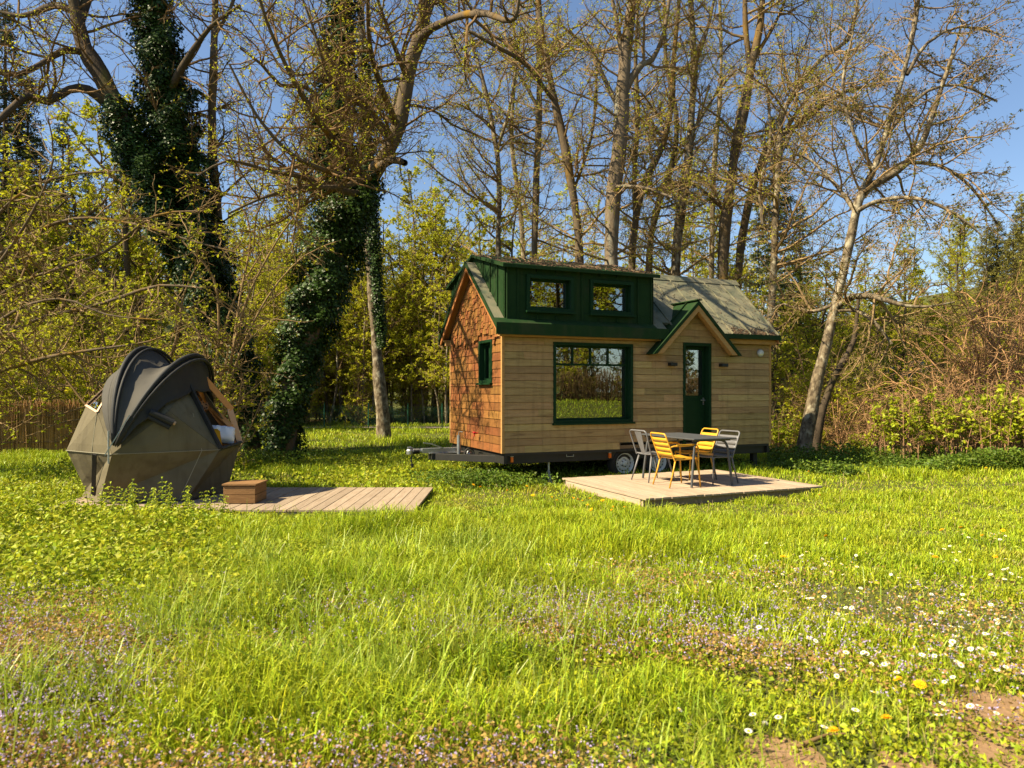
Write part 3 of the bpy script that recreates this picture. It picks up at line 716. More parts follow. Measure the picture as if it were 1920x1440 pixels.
mb = MB(); mb.lathe([(0, -.02), (.62, -.02), (.62, .0), (0, .0)], (0, 0, .40), (0, 0, 1), 24); mb.box(-.55, .55, -.55, .55, .06, .38); mb.build("bed_base", m_ply, pod)
# folding hood: hoops about a hinge axis running front to back, cloth slung between them
Y0 = 1.14; HZ = .74
def hoop(al, rad, t, half=Y0): return Vector((rad * math.sin(t) * math.sin(R(al)), -half * math.cos(t), HZ + rad * math.sin(t) * math.cos(R(al))))
NT = 28; TS = [math.pi * (k + .4) / (NT - .2) for k in range(NT)]
HO = [(-26, 1.14), (-16, 1.22), (-7, 1.37), (23, 1.36)]
mb = MB()
def between(h0, h1, sag, n=8):
    g = []
    for k in range(n + 1):
        f = k / n; row = []
        for i, t in enumerate(TS):
            p = hoop(h0[0], h0[1], t).lerp(hoop(h1[0], h1[1], t), f)
            c = Vector((0, p.y, HZ)); s = math.sin(math.pi * f) * sag * math.sin(t) ** .7
            s += (.012 * math.sin(7 * t + 9 * f) + .010 * math.sin(17 * t - 8 * f) + .007 * math.sin(29 * t + 15 * f)) * math.sin(math.pi * f) * math.sin(t)
            s *= 1 + .22 * math.sin(3 * t + 1.5 * f + 1) + .10 * math.sin(9 * t + 6 * f)
            row.append(p + (c - p).normalized() * s)
        g.append(row)
    return g
mb.sheet(between(HO[0], HO[1], .01, 4)); mb.sheet(between(HO[1], HO[2], .06, 6)); mb.sheet(between(HO[2], HO[3], .20, 14))
hood = mb.build("hood", m_hood, pod, smooth=True, solid=0.008)
mb = MB(); g = []
for k in range(9):                                     # dark valance hanging inside the front hoop
    f = k / 8; row = []
    for t in TS:
        p = hoop(23, 1.36, t).lerp(hoop(40, .98, t), f); p.z -= .10 * math.sin(math.pi * f) * math.sin(t); p.z += .02 * math.sin(13 * t + 3 * f); row.append(p)
    g.append(row)
mb.sheet(g); mb.build("valance", m_hoodt, hood, smooth=True, solid=0.008)
for al, rad, r in ((-7, 1.385, .03), (-3, 1.36, .02), (23, 1.375, .032), (27, 1.35, .022)):
    mb = MB(); mb.tube([hoop(al, rad, t) for t in TS], r, 8); mb.build("hoop", m_hoodt, hood, smooth=True)
mb = MB(); p = hoop(23, 1.37, .06); q = hoop(23, 1.37, .36)
mb.bar(p + Vector((-.11, -.09, -.14)), q + Vector((-.01, -.05, 0)), .022, .012); mb.tube([(-.07, -1.16, .56), (-.065, -1.17, .98)], .012, 8); mb.build("hinge_rail", m_galv, hood)
mb = MB(); a, b = Vector((.36, -.95, 1.22)), Vector((.62, -.855, 1.07))
mb.tube([a, b], .045, 12); mb.tube([a + Vector((-.03, .0, -.06)), b + Vector((-.05, .0, -.06))], .034, 10); rf = mb.build("rolled_flap", m_hoodt, pod)
mb = MB(); mb.tube([b, b + Vector((.02, .008, -.01))], .025, 10); mb.build("roll_end", m_ply2, rf)
# bedding (things lying in the tent)
def pillow(name, mat, c, size, rz, lab, cat):
    n = 14; g1 = []; top = []; bot = []
    for i in range(n + 1):
        r1 = []; r2 = []
        for j in range(n + 1):
            u_ = -1 + 2 * i / n; v_ = -1 + 2 * j / n
            h = (max(0, 1 - u_ ** 4) * max(0, 1 - v_ ** 4)) ** .45
            w = 1 + .015 * math.sin(17 * u_ + 9 * v_)
            r1.append(Vector((u_ * size[0] * w, v_ * size[1] * w, h * size[2] + .01 * math.sin(8 * u_ * v_ + 5 * u_)))); r2.append(Vector((u_ * size[0] * w, v_ * size[1] * w, -h * size[2] * .35)))
        top.append(r1); bot.append(r2[::-1])
    mb = MB(); mb.sheet(top); mb.sheet(bot); o = mb.build(name, mat, None, smooth=True)
    o.location = c; o.rotation_euler = rz; tag(o, lab, cat); return o
pillow("pillow", m_linen, (PC[0] + .76, PC[1] + .36, .84), (.18, .13, .10), (R(62), R(8), R(28)), "white pillow propped in the entrance of the dome tent", "pillow")
pillow("blanket", m_must, (PC[0] + .66, PC[1] + .08, .80), (.20, .19, .10), (R(38), R(10), R(38)), "mustard yellow cover in the dome tent entrance beside the white pillow", "blanket")
pillow("mattress", m_linen, (PC[0] + .0, PC[1] + .0, .50), (.62, .56, .14), (0, 0, 0), "pale mattress lying inside the dome tent", "mattress")

# table and chairs (house-aligned coordinates of the raised deck)
m_anth = M("anthracite_metal", (0.060, 0.062, 0.064), (0.075, 0.077, 0.078), scale=14, rough=0.5, spec=0.35)
m_gchair = M("grey_chair_metal", (0.125, 0.122, 0.125), (0.15, 0.147, 0.15), scale=12, rough=0.45, spec=0.4)
m_yel = M("yellow_chair_metal", (0.66, 0.34, 0.03), (0.60, 0.30, 0.025), scale=12, rough=0.4, spec=0.4)
DKZ = 0.054
def hl(x, y, z=DKZ):
    c, s = math.cos(HTH), math.sin(HTH); return (HA[0] + c * x - s * y, HA[1] + s * x + c * y, z)
tb = empty("garden_table", hl(2.40, -1.82), HTH); tag(tb, "dark grey metal garden table standing on the raised deck", "table")
tx, ty, tz = .40, .72, .73
mb = MB(); mb.box(-tx, tx, -ty, ty, tz - .022, tz); mb.build("tabletop", m_anth, tb, bevel=0.008)
for y in (-ty + .1, ty - .1): mb = MB(); mb.box(-tx + .05, tx - .05, y - .015, y + .015, tz - .05, tz - .023); mb.build("apron", m_anth, tb)
for sx in (-1, 1):
    for sy in (-1, 1):
        mb = MB(); X, Y = sx * (tx - .12), sy * (ty - .12)
        pts = [(X - sx * .14, Y - sy * .05, tz - .036), (X - sx * .05, Y - sy * .02, tz - .045), (X, Y, tz - .075), (X + sx * .03, Y + sy * .012, tz - .14), (X + sx * .10, Y + sy * .04, .0)]
        mb.tube(pts, .019, 10); mb.build("leg", m_anth, tb, smooth=True, autos=50)
def slat_chair(mat, arms):
    """chair facing +x: looped tube back with horizontal slats, slat seat, splayed tube legs"""
    root = empty("garden_chair")
    w = .215
    zt = .80
    mb = MB(); pts = []
    def bp(h): return -.19 - .16 * ((h - .42) / .4) - .015 * max(0, (h - .42))     # back leans away with height
    for h in (.40, .50, .60, .70, .755): pts.append((bp(h), -w, h))
    for a in (30, 60, 90): pts.append((bp(.755 + .045 * math.sin(R(a))), -w + .045 * (1 - math.cos(R(a))), .755 + .045 * math.sin(R(a))))
    pts2 = pts + [(x, -y, z) for x, y, z in pts[::-1]]
    mb.tube(pts2, .0125, 8); mb.build("back_frame", mat, root, smooth=True, autos=50)
    for z0, z1 in ((.455, .515), (.525, .588), (.598, .66), (.67, .735)):
        mb = MB(); g = []
        for k in range(9):
            y = -w + 2 * w * k / 8; c = -.018 * (1 - (y / w) ** 2); g.append([(bp(z0) + c, y, z0), (bp(z1) + c, y, z1)])
        mb.sheet(g); mb.build("back_slat", mat, root, smooth=True, solid=0.004)
    mb = MB(); g = []
    for (x, z) in ((.22, .415), (.21, .437), (.16, .445), (.05, .438), (-.08, .428), (-.16, .43), (-.195, .45)):
        g.append([(x, y, z - .012 * (1 - (y / w) ** 2)) for y in np.linspace(-w, w, 7)])
    mb.sheet(g); mb.build("seat", mat, root, smooth=True, solid=0.006)
    mb = MB()
    for sy in (-1, 1): mb.tube([(bp(.40), sy * w, .40), (-.15, sy * w, .415), (.18, sy * w, .42), (.215, sy * w, .40)], .011, 8)
    mb.build("seat_frame", mat, root, smooth=True)
    for sy in (-1, 1):
        mb = MB(); mb.tube([(-.17, sy * w, .412), (-.21, sy * (w + .006), .25), (-.285, sy * (w + .02), .0)], .0115, 8); mb.build("leg", mat, root, smooth=True)
        top = [(.20, sy * w, .412)] if not arms else [(.20, sy * (w + .03), .60), (.205, sy * (w + .03), .5)]
        mb = MB(); mb.tube(top + [(.21, sy * (w + (.03 if arms else .004)), .3), (.235, sy * (w + (.04 if arms else .02)), .0)], .0115, 8); mb.build("leg", mat, root, smooth=True)
        if arms:
            mb = MB(); y = sy * (w + .03); mb.tube([(bp(.60) + .005, sy * w, .60), (bp(.60) + .05, y, .618), (-.05, y, .62), (.12, y, .628), (.18, y, .62), (.20, y, .59)], .0115, 8)
            mb.bar((-.17, y, .634), (.15, y, .641), .034, .008); mb.build("armrest", mat, root, smooth=True, autos=40)
    return root
def splat_chair(mat):
    root = empty("garden_chair"); w = .19
    mb = MB(); pts = []
    def bp(h): return -.18 - .13 * ((h - .42) / .4)
    for h in (.42, .55, .68, .76): pts.append((bp(h), -w * (1 + .16 * (h - .42) / .4), h))
    e = pts[-1]
    for a in (30, 60, 90): pts.append((bp(.76 + .05 * math.sin(R(a))), e[1] + .06 * (1 - math.cos(R(a))), .76 + .05 * math.sin(R(a))))
    mb.tube(pts + [(x, -y, z) for x, y, z in pts[::-1]], .0125, 8); mb.build("back_frame", mat, root, smooth=True, autos=50)
    mb = MB(); mb.sheet([[(bp(.43), -.045, .43), (bp(.43) - .004, 0, .43), (bp(.43), .045, .43)], [(bp(.79), -.085, .79), (bp(.79) - .01, 0, .79), (bp(.79), .085, .79)]]); mb.build("back_splat", mat, root, solid=0.004)
    mb = MB(); g = []
    for (x, z) in ((.20, .41), (.195, .435), (.15, .442), (0, .432), (-.14, .436), (-.19, .442)): g.append([(x, y * (1 + .12 * (x + .2)), z - .01 * (1 - (y / w) ** 2)) for y in np.linspace(-w, w, 7)])
    mb.sheet(g); mb.build("seat", mat, root, smooth=True, solid=0.02)
    for sx, sy in ((-1, -1), (-1, 1), (1, -1), (1, 1)):
        mb = MB(); mb.tube([(sx * .15, sy * (w - .03), .42), (sx * .26, sy * (w + .035), .0)], [.017, .010], 8); mb.build("leg", mat, root, smooth=True)
    return root
def copy_tree(o):
    c = o.copy(); COL.objects.link(c)
    for ch_ in o.children:
        d = ch_.copy(); COL.objects.link(d); d.parent = c
    return c
def place(o, x, y, rz, lab):
    o.location = hl(x, y); o.rotation_euler = (0, 0, HTH + R(rz)); tag(o, lab, "chair", "chairs round the garden table")
c1 = slat_chair(m_yel, True); place(c1, 1.98, -2.17, -4, "yellow slatted armchair nearest the camera, its back to the dome tent")
c2 = splat_chair(m_gchair); place(c2, 2.00, -1.50, 3, "grey chair with a single upright splat, beside the yellow armchair")
c3 = slat_chair(m_gchair, False); place(c3, 2.72, -2.10, 184, "grey slatted chair at the right end of the table")
c4 = slat_chair(m_yel, False); place(c4, 2.83, -1.45, 177, "yellow slatted chair on the far side, before the green door")

# ------------------------------------------------------------------ ground
m_soil = M("meadow_soil", (0.055, 0.068, 0.018), (0.09, 0.09, 0.026), scale=1.2, rough=0.95, spec=0.05, bump=0.5, bscale=12, c3=(0.15, 0.095, 0.05), s3=0.35, t3=0.62)
xs = np.unique(np.concatenate([np.linspace(-220, -34, 40), np.linspace(-34, 34, 137), np.linspace(34, 220, 40)]))
ys = np.unique(np.concatenate([np.linspace(-80, -8, 20), np.linspace(-8, 34, 85), np.linspace(34, 340, 80)]))
GX, GY = np.meshgrid(xs, ys); gv = np.stack([GX, GY, ground_z(GX, GY)], -1).reshape(-1, 3)
nx, ny = len(xs), len(ys); ii = (np.arange(ny - 1)[:, None] * nx + np.arange(nx - 1)[None]).ravel()
tag(np_obj("ground", np_mesh("ground", gv, quads=np.stack([ii, ii + 1, ii + nx + 1, ii + nx], 1), mats=[m_soil], smooth=True)), kind="structure")
m_path = M("gravel_path", (0.30, 0.23, 0.20), (0.22, 0.16, 0.13), scale=3, rough=0.95, bump=0.3)
px_ = np.linspace(-26, 16, 60); rows = []
for off in (-0.55, 0.55):
    yy = 30.5 + off + 0.02 * px_; rows.append(np.stack([px_, yy, ground_z(px_, yy) + 0.03], 1))
v = np.concatenate(rows); k = np.arange(59)
tag(np_obj("path", np_mesh("path", v, quads=np.stack([k, k + 1, k + 61, k + 60], 1), mats=[m_path])), kind="structure")

# ------------------------------------------------------------------ tree growing
def nrm(a): return a / np.maximum(np.linalg.norm(a, axis=-1, keepdims=True), 1e-9)
def tubes(P, Rd, S):
    """tubes along many polylines at once: P (N,K,3), Rd (N,K)"""
    N_, K, _ = P.shape
    T = np.empty_like(P); T[:, 1:-1] = P[:, 2:] - P[:, :-2]; T[:, 0] = P[:, 1] - P[:, 0]; T[:, -1] = P[:, -1] - P[:, -2]; T = nrm(T)
    mean = nrm(P[:, -1] - P[:, 0]); ref = np.where(np.abs(mean[:, 2:3]) < 0.8, np.array([[0, 0, 1.0]]), np.array([[1.0, 0, 0]]))
    ref = np.repeat(ref[:, None], K, 1); A = nrm(np.cross(T, ref)); B = np.cross(T, A)
    a = np.arange(S) * 2 * np.pi / S
    V = P[:, :, None] + (A[:, :, None] * np.cos(a)[None, None, :, None] + B[:, :, None] * np.sin(a)[None, None, :, None]) * Rd[:, :, None, None]
    i = (np.arange(N_)[:, None, None] * K + np.arange(K - 1)[None, :, None]) * S; j = np.arange(S)[None, None]; j2 = (j + 1) % S
    Q = np.stack([i + j, i + j2, i + S + j2, i + S + j], -1).reshape(-1, 4)
    return V.reshape(-1, 3), Q
class Acc:
    def __init__(s): s.v = []; s.q = []; s.n = 0
    def add(s, v, q): s.v.append(v); s.q.append(q + s.n); s.n += len(v)
    def mesh(s, name, mat, smooth=True):
        return np_mesh(name, np.concatenate(s.v), quads=np.concatenate(s.q), mats=[mat], smooth=smooth)
def smooth_path(pts, rad, step, rng, wob):
    """Catmull-Rom through traced points, resampled with a slight crookedness"""
    P = np.asarray(pts, float); r = np.asarray(rad, float)
    E0 = np.vstack([2 * P[0] - P[1], P, 2 * P[-1] - P[-2]]); out = []; ro = []
    for i in range(len(P) - 1):
        n = max(2, int(np.linalg.norm(P[i+1] - P[i]) / step)); t = np.linspace(0, 1, n, endpoint=False)[:, None]
        a, b, c, d = E0[i], E0[i+1], E0[i+2], E0[i+3]
        out.append(0.5 * (2*b + (c - a) * t + (2*a - 5*b + 4*c - d) * t**2 + (-a + 3*b - 3*c + d) * t**3)); ro.append(r[i] + (r[i+1] - r[i]) * t[:, 0])
    out = np.vstack(out + [P[-1:]]); ro = np.concatenate(ro + [r[-1:]])
    n = len(out); w = rng.normal(0, 1, (n, 3)); ker = np.ones(3) / 3
    for k in range(3): w[:, k] = np.convolve(w[:, k], ker, 'same')
    out[1:] += (w * wob * ro[:, None])[1:]
    return out, ro
def sample(P, Rd, n, rng, t0, t1=1.0, power=1.0):
    N_, K, _ = P.shape; idx = np.repeat(np.arange(N_), n)
    t = (t0 + (t1 - t0) * rng.random(len(idx)) ** power) * (K - 1) * 0.9999; i = t.astype(int); f = (t - i)[:, None]
    pos = P[idx, i] * (1 - f) + P[idx, i + 1] * f; tan = nrm(P[idx, i + 1] - P[idx, i])
    return pos, tan, Rd[idx, i] * (1 - f[:, 0]) + Rd[idx, i + 1] * f[:, 0], t / (K - 1), idx
def side(tan, ang, rng, flat=0.0):
    a = rng.normal(0, 1, tan.shape); a[:, 2] *= 1 - flat; a -= (a * tan).sum(1, keepdims=True) * tan; a = nrm(a)
    return nrm(tan * np.cos(ang)[:, None] + a * np.sin(ang)[:, None])
def grow(pos, d, ln, K, rng, wig, up):
    P = np.empty((len(pos), K, 3)); P[:, 0] = pos; st = (ln / (K - 1))[:, None]
    for k in range(1, K):
        d = nrm(d + rng.normal(0, wig, d.shape) + np.array([0, 0, up])); P[:, k] = P[:, k-1] + d * st
    return P
def leaf_quads(pos, size, rng, flat=0.3, aspect=0.62, hang=0.0):
    n = len(pos); a = nrm(rng.normal(0, 1, (n, 3)) * np.array([1, 1, 0.6]) + np.array([0, 0, -hang])); b = rng.normal(0, 1, (n, 3)); b[:, 2] *= 1 - flat
    b = nrm(b - (b * a).sum(1, keepdims=True) * a); s = size[:, None]
    c = np.cross(a, b) * 0.14 * s
    V = np.stack([pos, pos + a * s * 0.5 + b * s * aspect * 0.5 + c, pos + a * s, pos + a * s * 0.5 - b * s * aspect * 0.5 + c], 1).reshape(-1, 3)
    return V, np.arange(n * 4).reshape(-1, 4)

def make_tree(name, label, cat, base, limbs, seed, bark, leafm, group=None, l1=2.2, l1len=(1.2, 3.0), l2=4.5, l3=7.0, leafn=2.0, leafsize=(0.03, 0.06),
              t0=0.3, sides=9, step=0.3, wob=0.10, ivy=None, twigm=None, flat=0.25, up1=0.03, minr=0.007, drop=0.0, kind=None, bias=None, wide=(55, 85)):
    """limbs: list of (points, radii, first bare share).  trunk / branches / leaves / ivy become parts of the tree"""
    rng = np.random.default_rng(seed); base = np.asarray(base, float)
    root = empty(name, tuple(base)); tag(root, label, cat, group, kind)
    tr = Acc(); L1P = []; L1R = []
    for limb in limbs:
        pts, rad = limb[0], limb[1]; tb = limb[2] if len(limb) > 2 else t0
        P, r = smooth_path(pts, rad, step, rng, wob); P = P - base
        rr = r * (1 + 0.10 * np.convolve(rng.normal(0, 1, len(r)), np.ones(4) / 2, 'same'))
        v, q = tubes(P[None], rr[None], sides); tr.add(v, q)
        n = len(P); ln = np.linalg.norm(np.diff(P, axis=0), axis=1).sum() * (1 - tb)
        k = np.array([max(1, int(ln * l1))])
        pos, tan, pr, t, _ = sample(P[None], r[None], k, rng, tb)
        d = side(tan, np.radians(rng.uniform(*wide, len(pos))), rng, flat)
        if bias is not None: d = nrm(d + np.asarray(bias))
        l = rng.uniform(*l1len, len(pos)) * (1.15 - 0.75 * (t - tb) / (1 - tb + 1e-6))
        l1p = grow(pos, d, l, 9, rng, 0.16, up1)
        r0 = np.minimum(pr * 0.55, 0.012 * l + 0.006)
        L1P.append(l1p); L1R.append(r0[:, None] * np.linspace(1, 0.25, 9)[None] + 0.003)
    np_obj("trunk", tr.mesh("trunk", bark), root)
    br = Acc(); P1 = np.concatenate(L1P); R1 = np.maximum(np.concatenate(L1R), minr)
    br.add(*tubes(P1, R1, 5))
    l1l = np.linalg.norm(np.diff(P1, axis=1), axis=2).sum(1)
    pos, tan, pr, t, idx = sample(P1, R1, np.maximum(1, rng.poisson(l1l * l2)), rng, 0.12)
    d = side(tan, np.radians(rng.uniform(35, 70, len(pos))), rng, flat)
    l = l1l[idx] * rng.uniform(0.2, 0.45, len(pos)) * (1.1 - 0.6 * t)
    P2 = grow(pos, d, l, 6, rng, 0.2, up1 - drop); R2 = np.maximum(np.minimum(pr[:, None] * 0.6, 0.012) * np.linspace(1, .4, 6)[None], minr * 0.75)
    br.add(*tubes(P2, R2, 3))
    PP = np.concatenate([P2, P1[:, 3:9]]); RR = np.concatenate([R2, R1[:, 3:9]])
    l2l = np.linalg.norm(np.diff(PP, axis=1), axis=2).sum(1)
    pos, tan, pr, t, idx = sample(PP, RR, rng.poisson(l2l * l3), rng, 0.15)
    d = side(tan, np.radians(rng.uniform(30, 65, len(pos))), rng, flat)
    P3 = grow(pos, d, rng.uniform(0.12, 0.38, len(pos)), 4, rng, 0.18, up1 - drop); R3 = np.full(P3.shape[:2], minr * 0.55)
    br.add(*tubes(P3, R3, 3))
    np_obj("branches", br.mesh("branches", twigm or bark, False), root)
    if leafn > 0:
        pos, tan, pr, t, idx = sample(P3, R3, rng.poisson(leafn * rng.gamma(1.2, 0.83, len(P3))), rng, 0.25)
        V, Q = leaf_quads(pos, rng.uniform(*leafsize, len(pos)), rng, hang=0.2)
        np_obj("leaves", np_mesh("leaves", V, quads=Q, mats=[leafm]), root)
    if ivy:
        iv = Acc(); il = []
        for (pts, wid, dens, size) in ivy:
            P, r = smooth_path(pts, wid, 0.12, rng, 0.0); P = P - base
            n = int(dens * np.sum(np.linalg.norm(np.diff(P, axis=0), axis=1) * (r[1:] * 6.28)))
            prob = r[:-1] / r[:-1].sum(); i = rng.choice(len(P) - 1, n, p=prob); f = rng.random((n, 1))
            c = P[i] * (1 - f) + P[i+1] * f; tan = nrm(P[i+1] - P[i])
            a = rng.normal(0, 1, (n, 3)); a -= (a * tan).sum(1, keepdims=True) * tan; a = nrm(a)
            ph = np.arctan2(a[:, 0], a[:, 1]); hz = c[:, 2]
            lump = 0.80 + 0.20 * np.sin(hz * 3.1 + 2.2 * np.sin(ph * 2 + seed)) + 0.16 * np.sin(hz * 7.3 + ph * 3)
            rad = r[i] * lump * rng.uniform(0.45, 1.12, n) ** 0.6
            pos = c + a * rad[:, None] + rng.normal(0, 0.03, (n, 3))
            sz = rng.uniform(*size, n); up_ = nrm(a + np.array([0, 0, 0.55]) + rng.normal(0, 0.45, (n, 3)))   # leaves shingle outward and up
            b = nrm(np.cross(up_, rng.normal(0, 1, (n, 3)))); cdir = nrm(np.cross(b, up_)); cdir[cdir[:, 2] > 0] *= -1; b = np.cross(up_, cdir); s = sz[:, None]
            V = np.stack([pos, pos + cdir * s * .45 + b * s * .5, pos + cdir * s * 1.05 + up_ * s * 0.08, pos + cdir * s * .45 - b * s * .5], 1).reshape(-1, 3)
            iv.add(V, np.arange(n * 4).reshape(-1, 4))
            # an added near-black solid core so no daylight shows through the ivy
            core_v, core_q = tubes(P[None], (r * 0.42)[None], 8); il.append((core_v, core_q))
        o = np_obj("ivy", iv.mesh("ivy", m_ivy, False), root)
        cc = Acc()
        for cv, cq in il: cc.add(cv, cq)
        np_obj("ivy_core", cc.mesh("ivy_core", m_ivycore), o)
    return root

m_bark = M("grey_brown_bark", (0.20, 0.155, 0.105), (0.115, 0.085, 0.055), scale=5, stretch=(1, 1, 0.35), rough=0.9, spec=0.1, bump=0.8, bscale=16, c3=(0.27, 0.25, 0.19), s3=2.5, t3=0.6)
m_barkm = M("mossy_bark", (0.15, 0.115, 0.075), (0.09, 0.065, 0.042), scale=5, stretch=(1, 1, 0.4), rough=0.95, spec=0.08, bump=0.9, bscale=14, c3=(0.20, 0.115, 0.02), s3=1.1, t3=0.58)
m_barkd = M("dark_bark", (0.10, 0.075, 0.05), (0.055, 0.042, 0.03), scale=5, stretch=(1, 1, 0.4), rough=0.95, spec=0.08, bump=0.8, bscale=14, c3=(0.12, 0.10, 0.03), s3=1.3, t3=0.6)
m_barkl = M("pale_lichen_bark", (0.21, 0.165, 0.105), (0.07, 0.052, 0.034), scale=11, contrast=0.12, stretch=(1, 1, 0.6), rough=0.9, spec=0.1, bump=1.0, bscale=12, c3=(0.34, 0.30, 0.21), s3=7, t3=0.58)
m_twig = M("brown_twigs", (0.20, 0.125, 0.055), (0.13, 0.08, 0.038), scale=1.5, rough=0.9, spec=0.1)
m_twigl = M("pale_twigs", (0.30, 0.205, 0.10), (0.19, 0.125, 0.06), scale=1.5, rough=0.9, spec=0.1)
m_twigr = M("reddish_dry_twigs", (0.42, 0.25, 0.12), (0.30, 0.165, 0.075), scale=1.5, rough=0.9, spec=0.1)
m_lf = M("fresh_spring_leaves", (0.40, 0.43, 0.02), (0.50, 0.47, 0.022), scale=0.8, rough=0.5, spec=0.2, island=0.35, hue=0.02, trans=0.5)
m_lfy = M("bright_yellow_green_leaves", (0.46, 0.44, 0.018), (0.34, 0.37, 0.018), scale=0.8, rough=0.5, spec=0.2, island=0.3, hue=0.015, trans=0.5)
m_lfd = M("olive_leaves", (0.14, 0.15, 0.022), (0.19, 0.17, 0.025), scale=0.6, rough=0.6, spec=0.15, island=0.35, hue=0.02, trans=0.35)
m_ivy = M("dark_ivy_leaves", (0.024, 0.050, 0.008), (0.036, 0.068, 0.010), scale=1.2, rough=0.4, spec=0.18, island=0.45, hue=0.015, trans=0.08)
m_ivycore = M("ivy_core", (0.02, 0.016, 0.01), rough=0.95)
m_needle = M("dark_conifer_needles", (0.035, 0.055, 0.018), (0.055, 0.075, 0.02), scale=1.0, rough=0.6, spec=0.15, island=0.4, trans=0.15)
m_needlel = M("olive_conifer_needles", (0.17, 0.165, 0.03), (0.22, 0.19, 0.035), scale=0.6, rough=0.6, spec=0.15, island=0.35, trans=0.2)

def trace(Y, *pts):
    """(px, py, width in photo pixels[, distance]) -> points and radii"""
    P = []; r = []
    for p in pts:
        d = p[3] if len(p) > 3 else Y
        P.append(at(p[0], p[1], d)); r.append(max(p[2], 3) * 0.80 / FPX * d / 2)
    return np.array(P), np.array(r)
def thin(f, Y, *pts):
    P, r = trace(Y, *pts); return P, r * f
def based(limb, flare=1.25):
    """run the first traced point down into the ground"""
    P, r = limb; b = P[0].copy(); b[2] = ground_z(b[0], b[1]) - 0.15
    if P[0][2] > b[2] + 0.3: P = np.vstack([b, P]); r = np.concatenate([[r[0] * flare], r])
    else: P = P.copy(); P[0, 2] = b[2]; r = r.copy(); r[0] *= flare
    return P, r

# ---- the three ivy-clad trees on the left
A = based(trace(17.0, (468, 835, 44), (455, 740, 44), (430, 650, 44), (395, 560, 46), (355, 470, 46), (305, 400, 46), (262, 320, 46), (235, 240, 46), (212, 190, 42), (190, 140, 38), (160, 90, 34), (142, 20, 30), (120, -80, 26), (60, -260, 16)))
Ab = trace(17.0, (196, 190, 26), (165, 168, 24, 16.8), (130, 168, 22, 16.5), (90, 190, 20, 16), (50, 180, 18, 15.6), (10, 215, 16, 15.2), (-50, 260, 12, 15), (-140, 250, 8, 15))
Ac = trace(17.0, (165, 100, 18), (120, 95, 16, 16.6), (60, 130, 13, 16), (10, 140, 11, 15.6), (-60, 110, 7, 15.5))
Ad = trace(17.0, (140, 20, 18), (100, 10, 14, 17.4), (40, 30, 11, 17.8), (-40, 10, 7, 18))
Ae = trace(17.0, (150, 40, 22), (162, 0, 22, 17.3), (190, -90, 16, 17.6), (240, -240, 9, 17.6))
make_tree("ivy_tree", "leaning tree furthest left with a bare forked top and ivy up its trunk", "tree", A[0][0], [(*A, 0.6), (*Ab, 0.2), (*Ac, 0.2), (*Ad, 0.2), (*Ae, .2)], 101, m_barkd, m_lf,
          l1=4.4, l1len=(.9, 2.6), l2=6, l3=8, leafn=1.6, ivy=[(A[0][1:10], [.32, .5, .55, .62, .66, .62, .55, .50, .32], 1250, (.045, .085))], twigm=m_twig)
B = based(trace(17.8, (452, 800, 50), (435, 690, 52), (405, 560, 54), (370, 440, 56), (338, 320, 56), (318, 220, 52), (303, 120, 44), (288, 30, 36), (275, -60, 28), (262, -200, 18)))
Bb = trace(17.8, (312, 190, 20), (345, 120, 14, 17.2), (395, 50, 10, 16.8), (450, 10, 8, 16.5))
make_tree("ivy_tree", "straight tree wholly wrapped in glossy ivy, right of the leaning ivy tree", "tree", B[0][0], [(*B, 0.45), (*Bb, .2)], 102, m_barkd, m_lf,
          l1=2.8, l1len=(1.0, 2.4), l2=6, l3=8, leafn=1.6, ivy=[(B[0][1:10], [.48, .6, .66, .72, .78, .74, .66, .52, .40], 1250, (.045, .085))], twigm=m_twig)
Cc = based(trace(18.6, (472, 815, 26), (455, 700, 24), (432, 560, 22), (412, 450, 20), (402, 350, 21), (397, 250, 20), (400, 150, 19), (403, 60, 17), (404, -40, 15), (408, -200, 9)))
Cb = trace(18.6, (396, 190, 10), (372, 172, 9), (345, 172, 7), (318, 196, 5)); Cd = trace(18.6, (396, 222, 9), (368, 212, 8), (345, 220, 6), (320, 240, 4)); Ce = trace(18.6, (400, 70, 9), (430, 20, 8), (452, -40, 6))
make_tree("slender_tree", "slim bare rough trunk rising right beside the ivy trees on the left", "tree", Cc[0][0], [(*Cc, .35), (*Cb, .3), (*Cd, .3), (*Ce, .2)], 103, m_barkm, m_lf, l1=4.2, l1len=(.9, 2.6), l2=6, l3=8, leafn=1.6, twigm=m_twig)
D = based(trace(16.0, (524, 855, 60), (535, 780, 56), (556, 690, 62), (585, 590, 66), (612, 500, 64), (640, 430, 54), (668, 380, 44), (700, 325, 42), (728, 280, 40), (748, 230, 38), (760, 165, 34), (772, 110, 32), (790, 62, 34), (798, 0, 24, 15.8), (806, -90, 20, 15.6), (800, -260, 10, 15.4)))
Db = trace(16.0, (788, 70, 26), (810, 52, 20, 15.4), (850, 34, 18, 14.6), (882, 26, 17, 13.8), (915, 26, 15, 13.0), (945, 38, 13, 12.6), (966, 34, 10, 12.4), (973, 0, 8, 12.3), (990, -50, 6, 12), (1040, -120, 4, 12))
Dc = trace(16.0, (735, 262, 26), (712, 235, 22, 15.6), (690, 205, 18, 15), (668, 186, 15, 14.5), (640, 178, 12, 14), (610, 130, 9, 13.6), (590, 60, 7, 13.2), (560, -20, 5, 13))
Dd = trace(16.0, (645, 430, 40), (628, 330, 34, 16.6), (622, 230, 30, 16.8), (632, 130, 24, 17), (642, 30, 20, 17), (648, -100, 14, 17), (650, -240, 8, 17))
De = trace(16.0, (800, 30, 18), (812, -10, 18, 16.4), (830, -80, 14, 16.8), (880, -200, 8, 17))
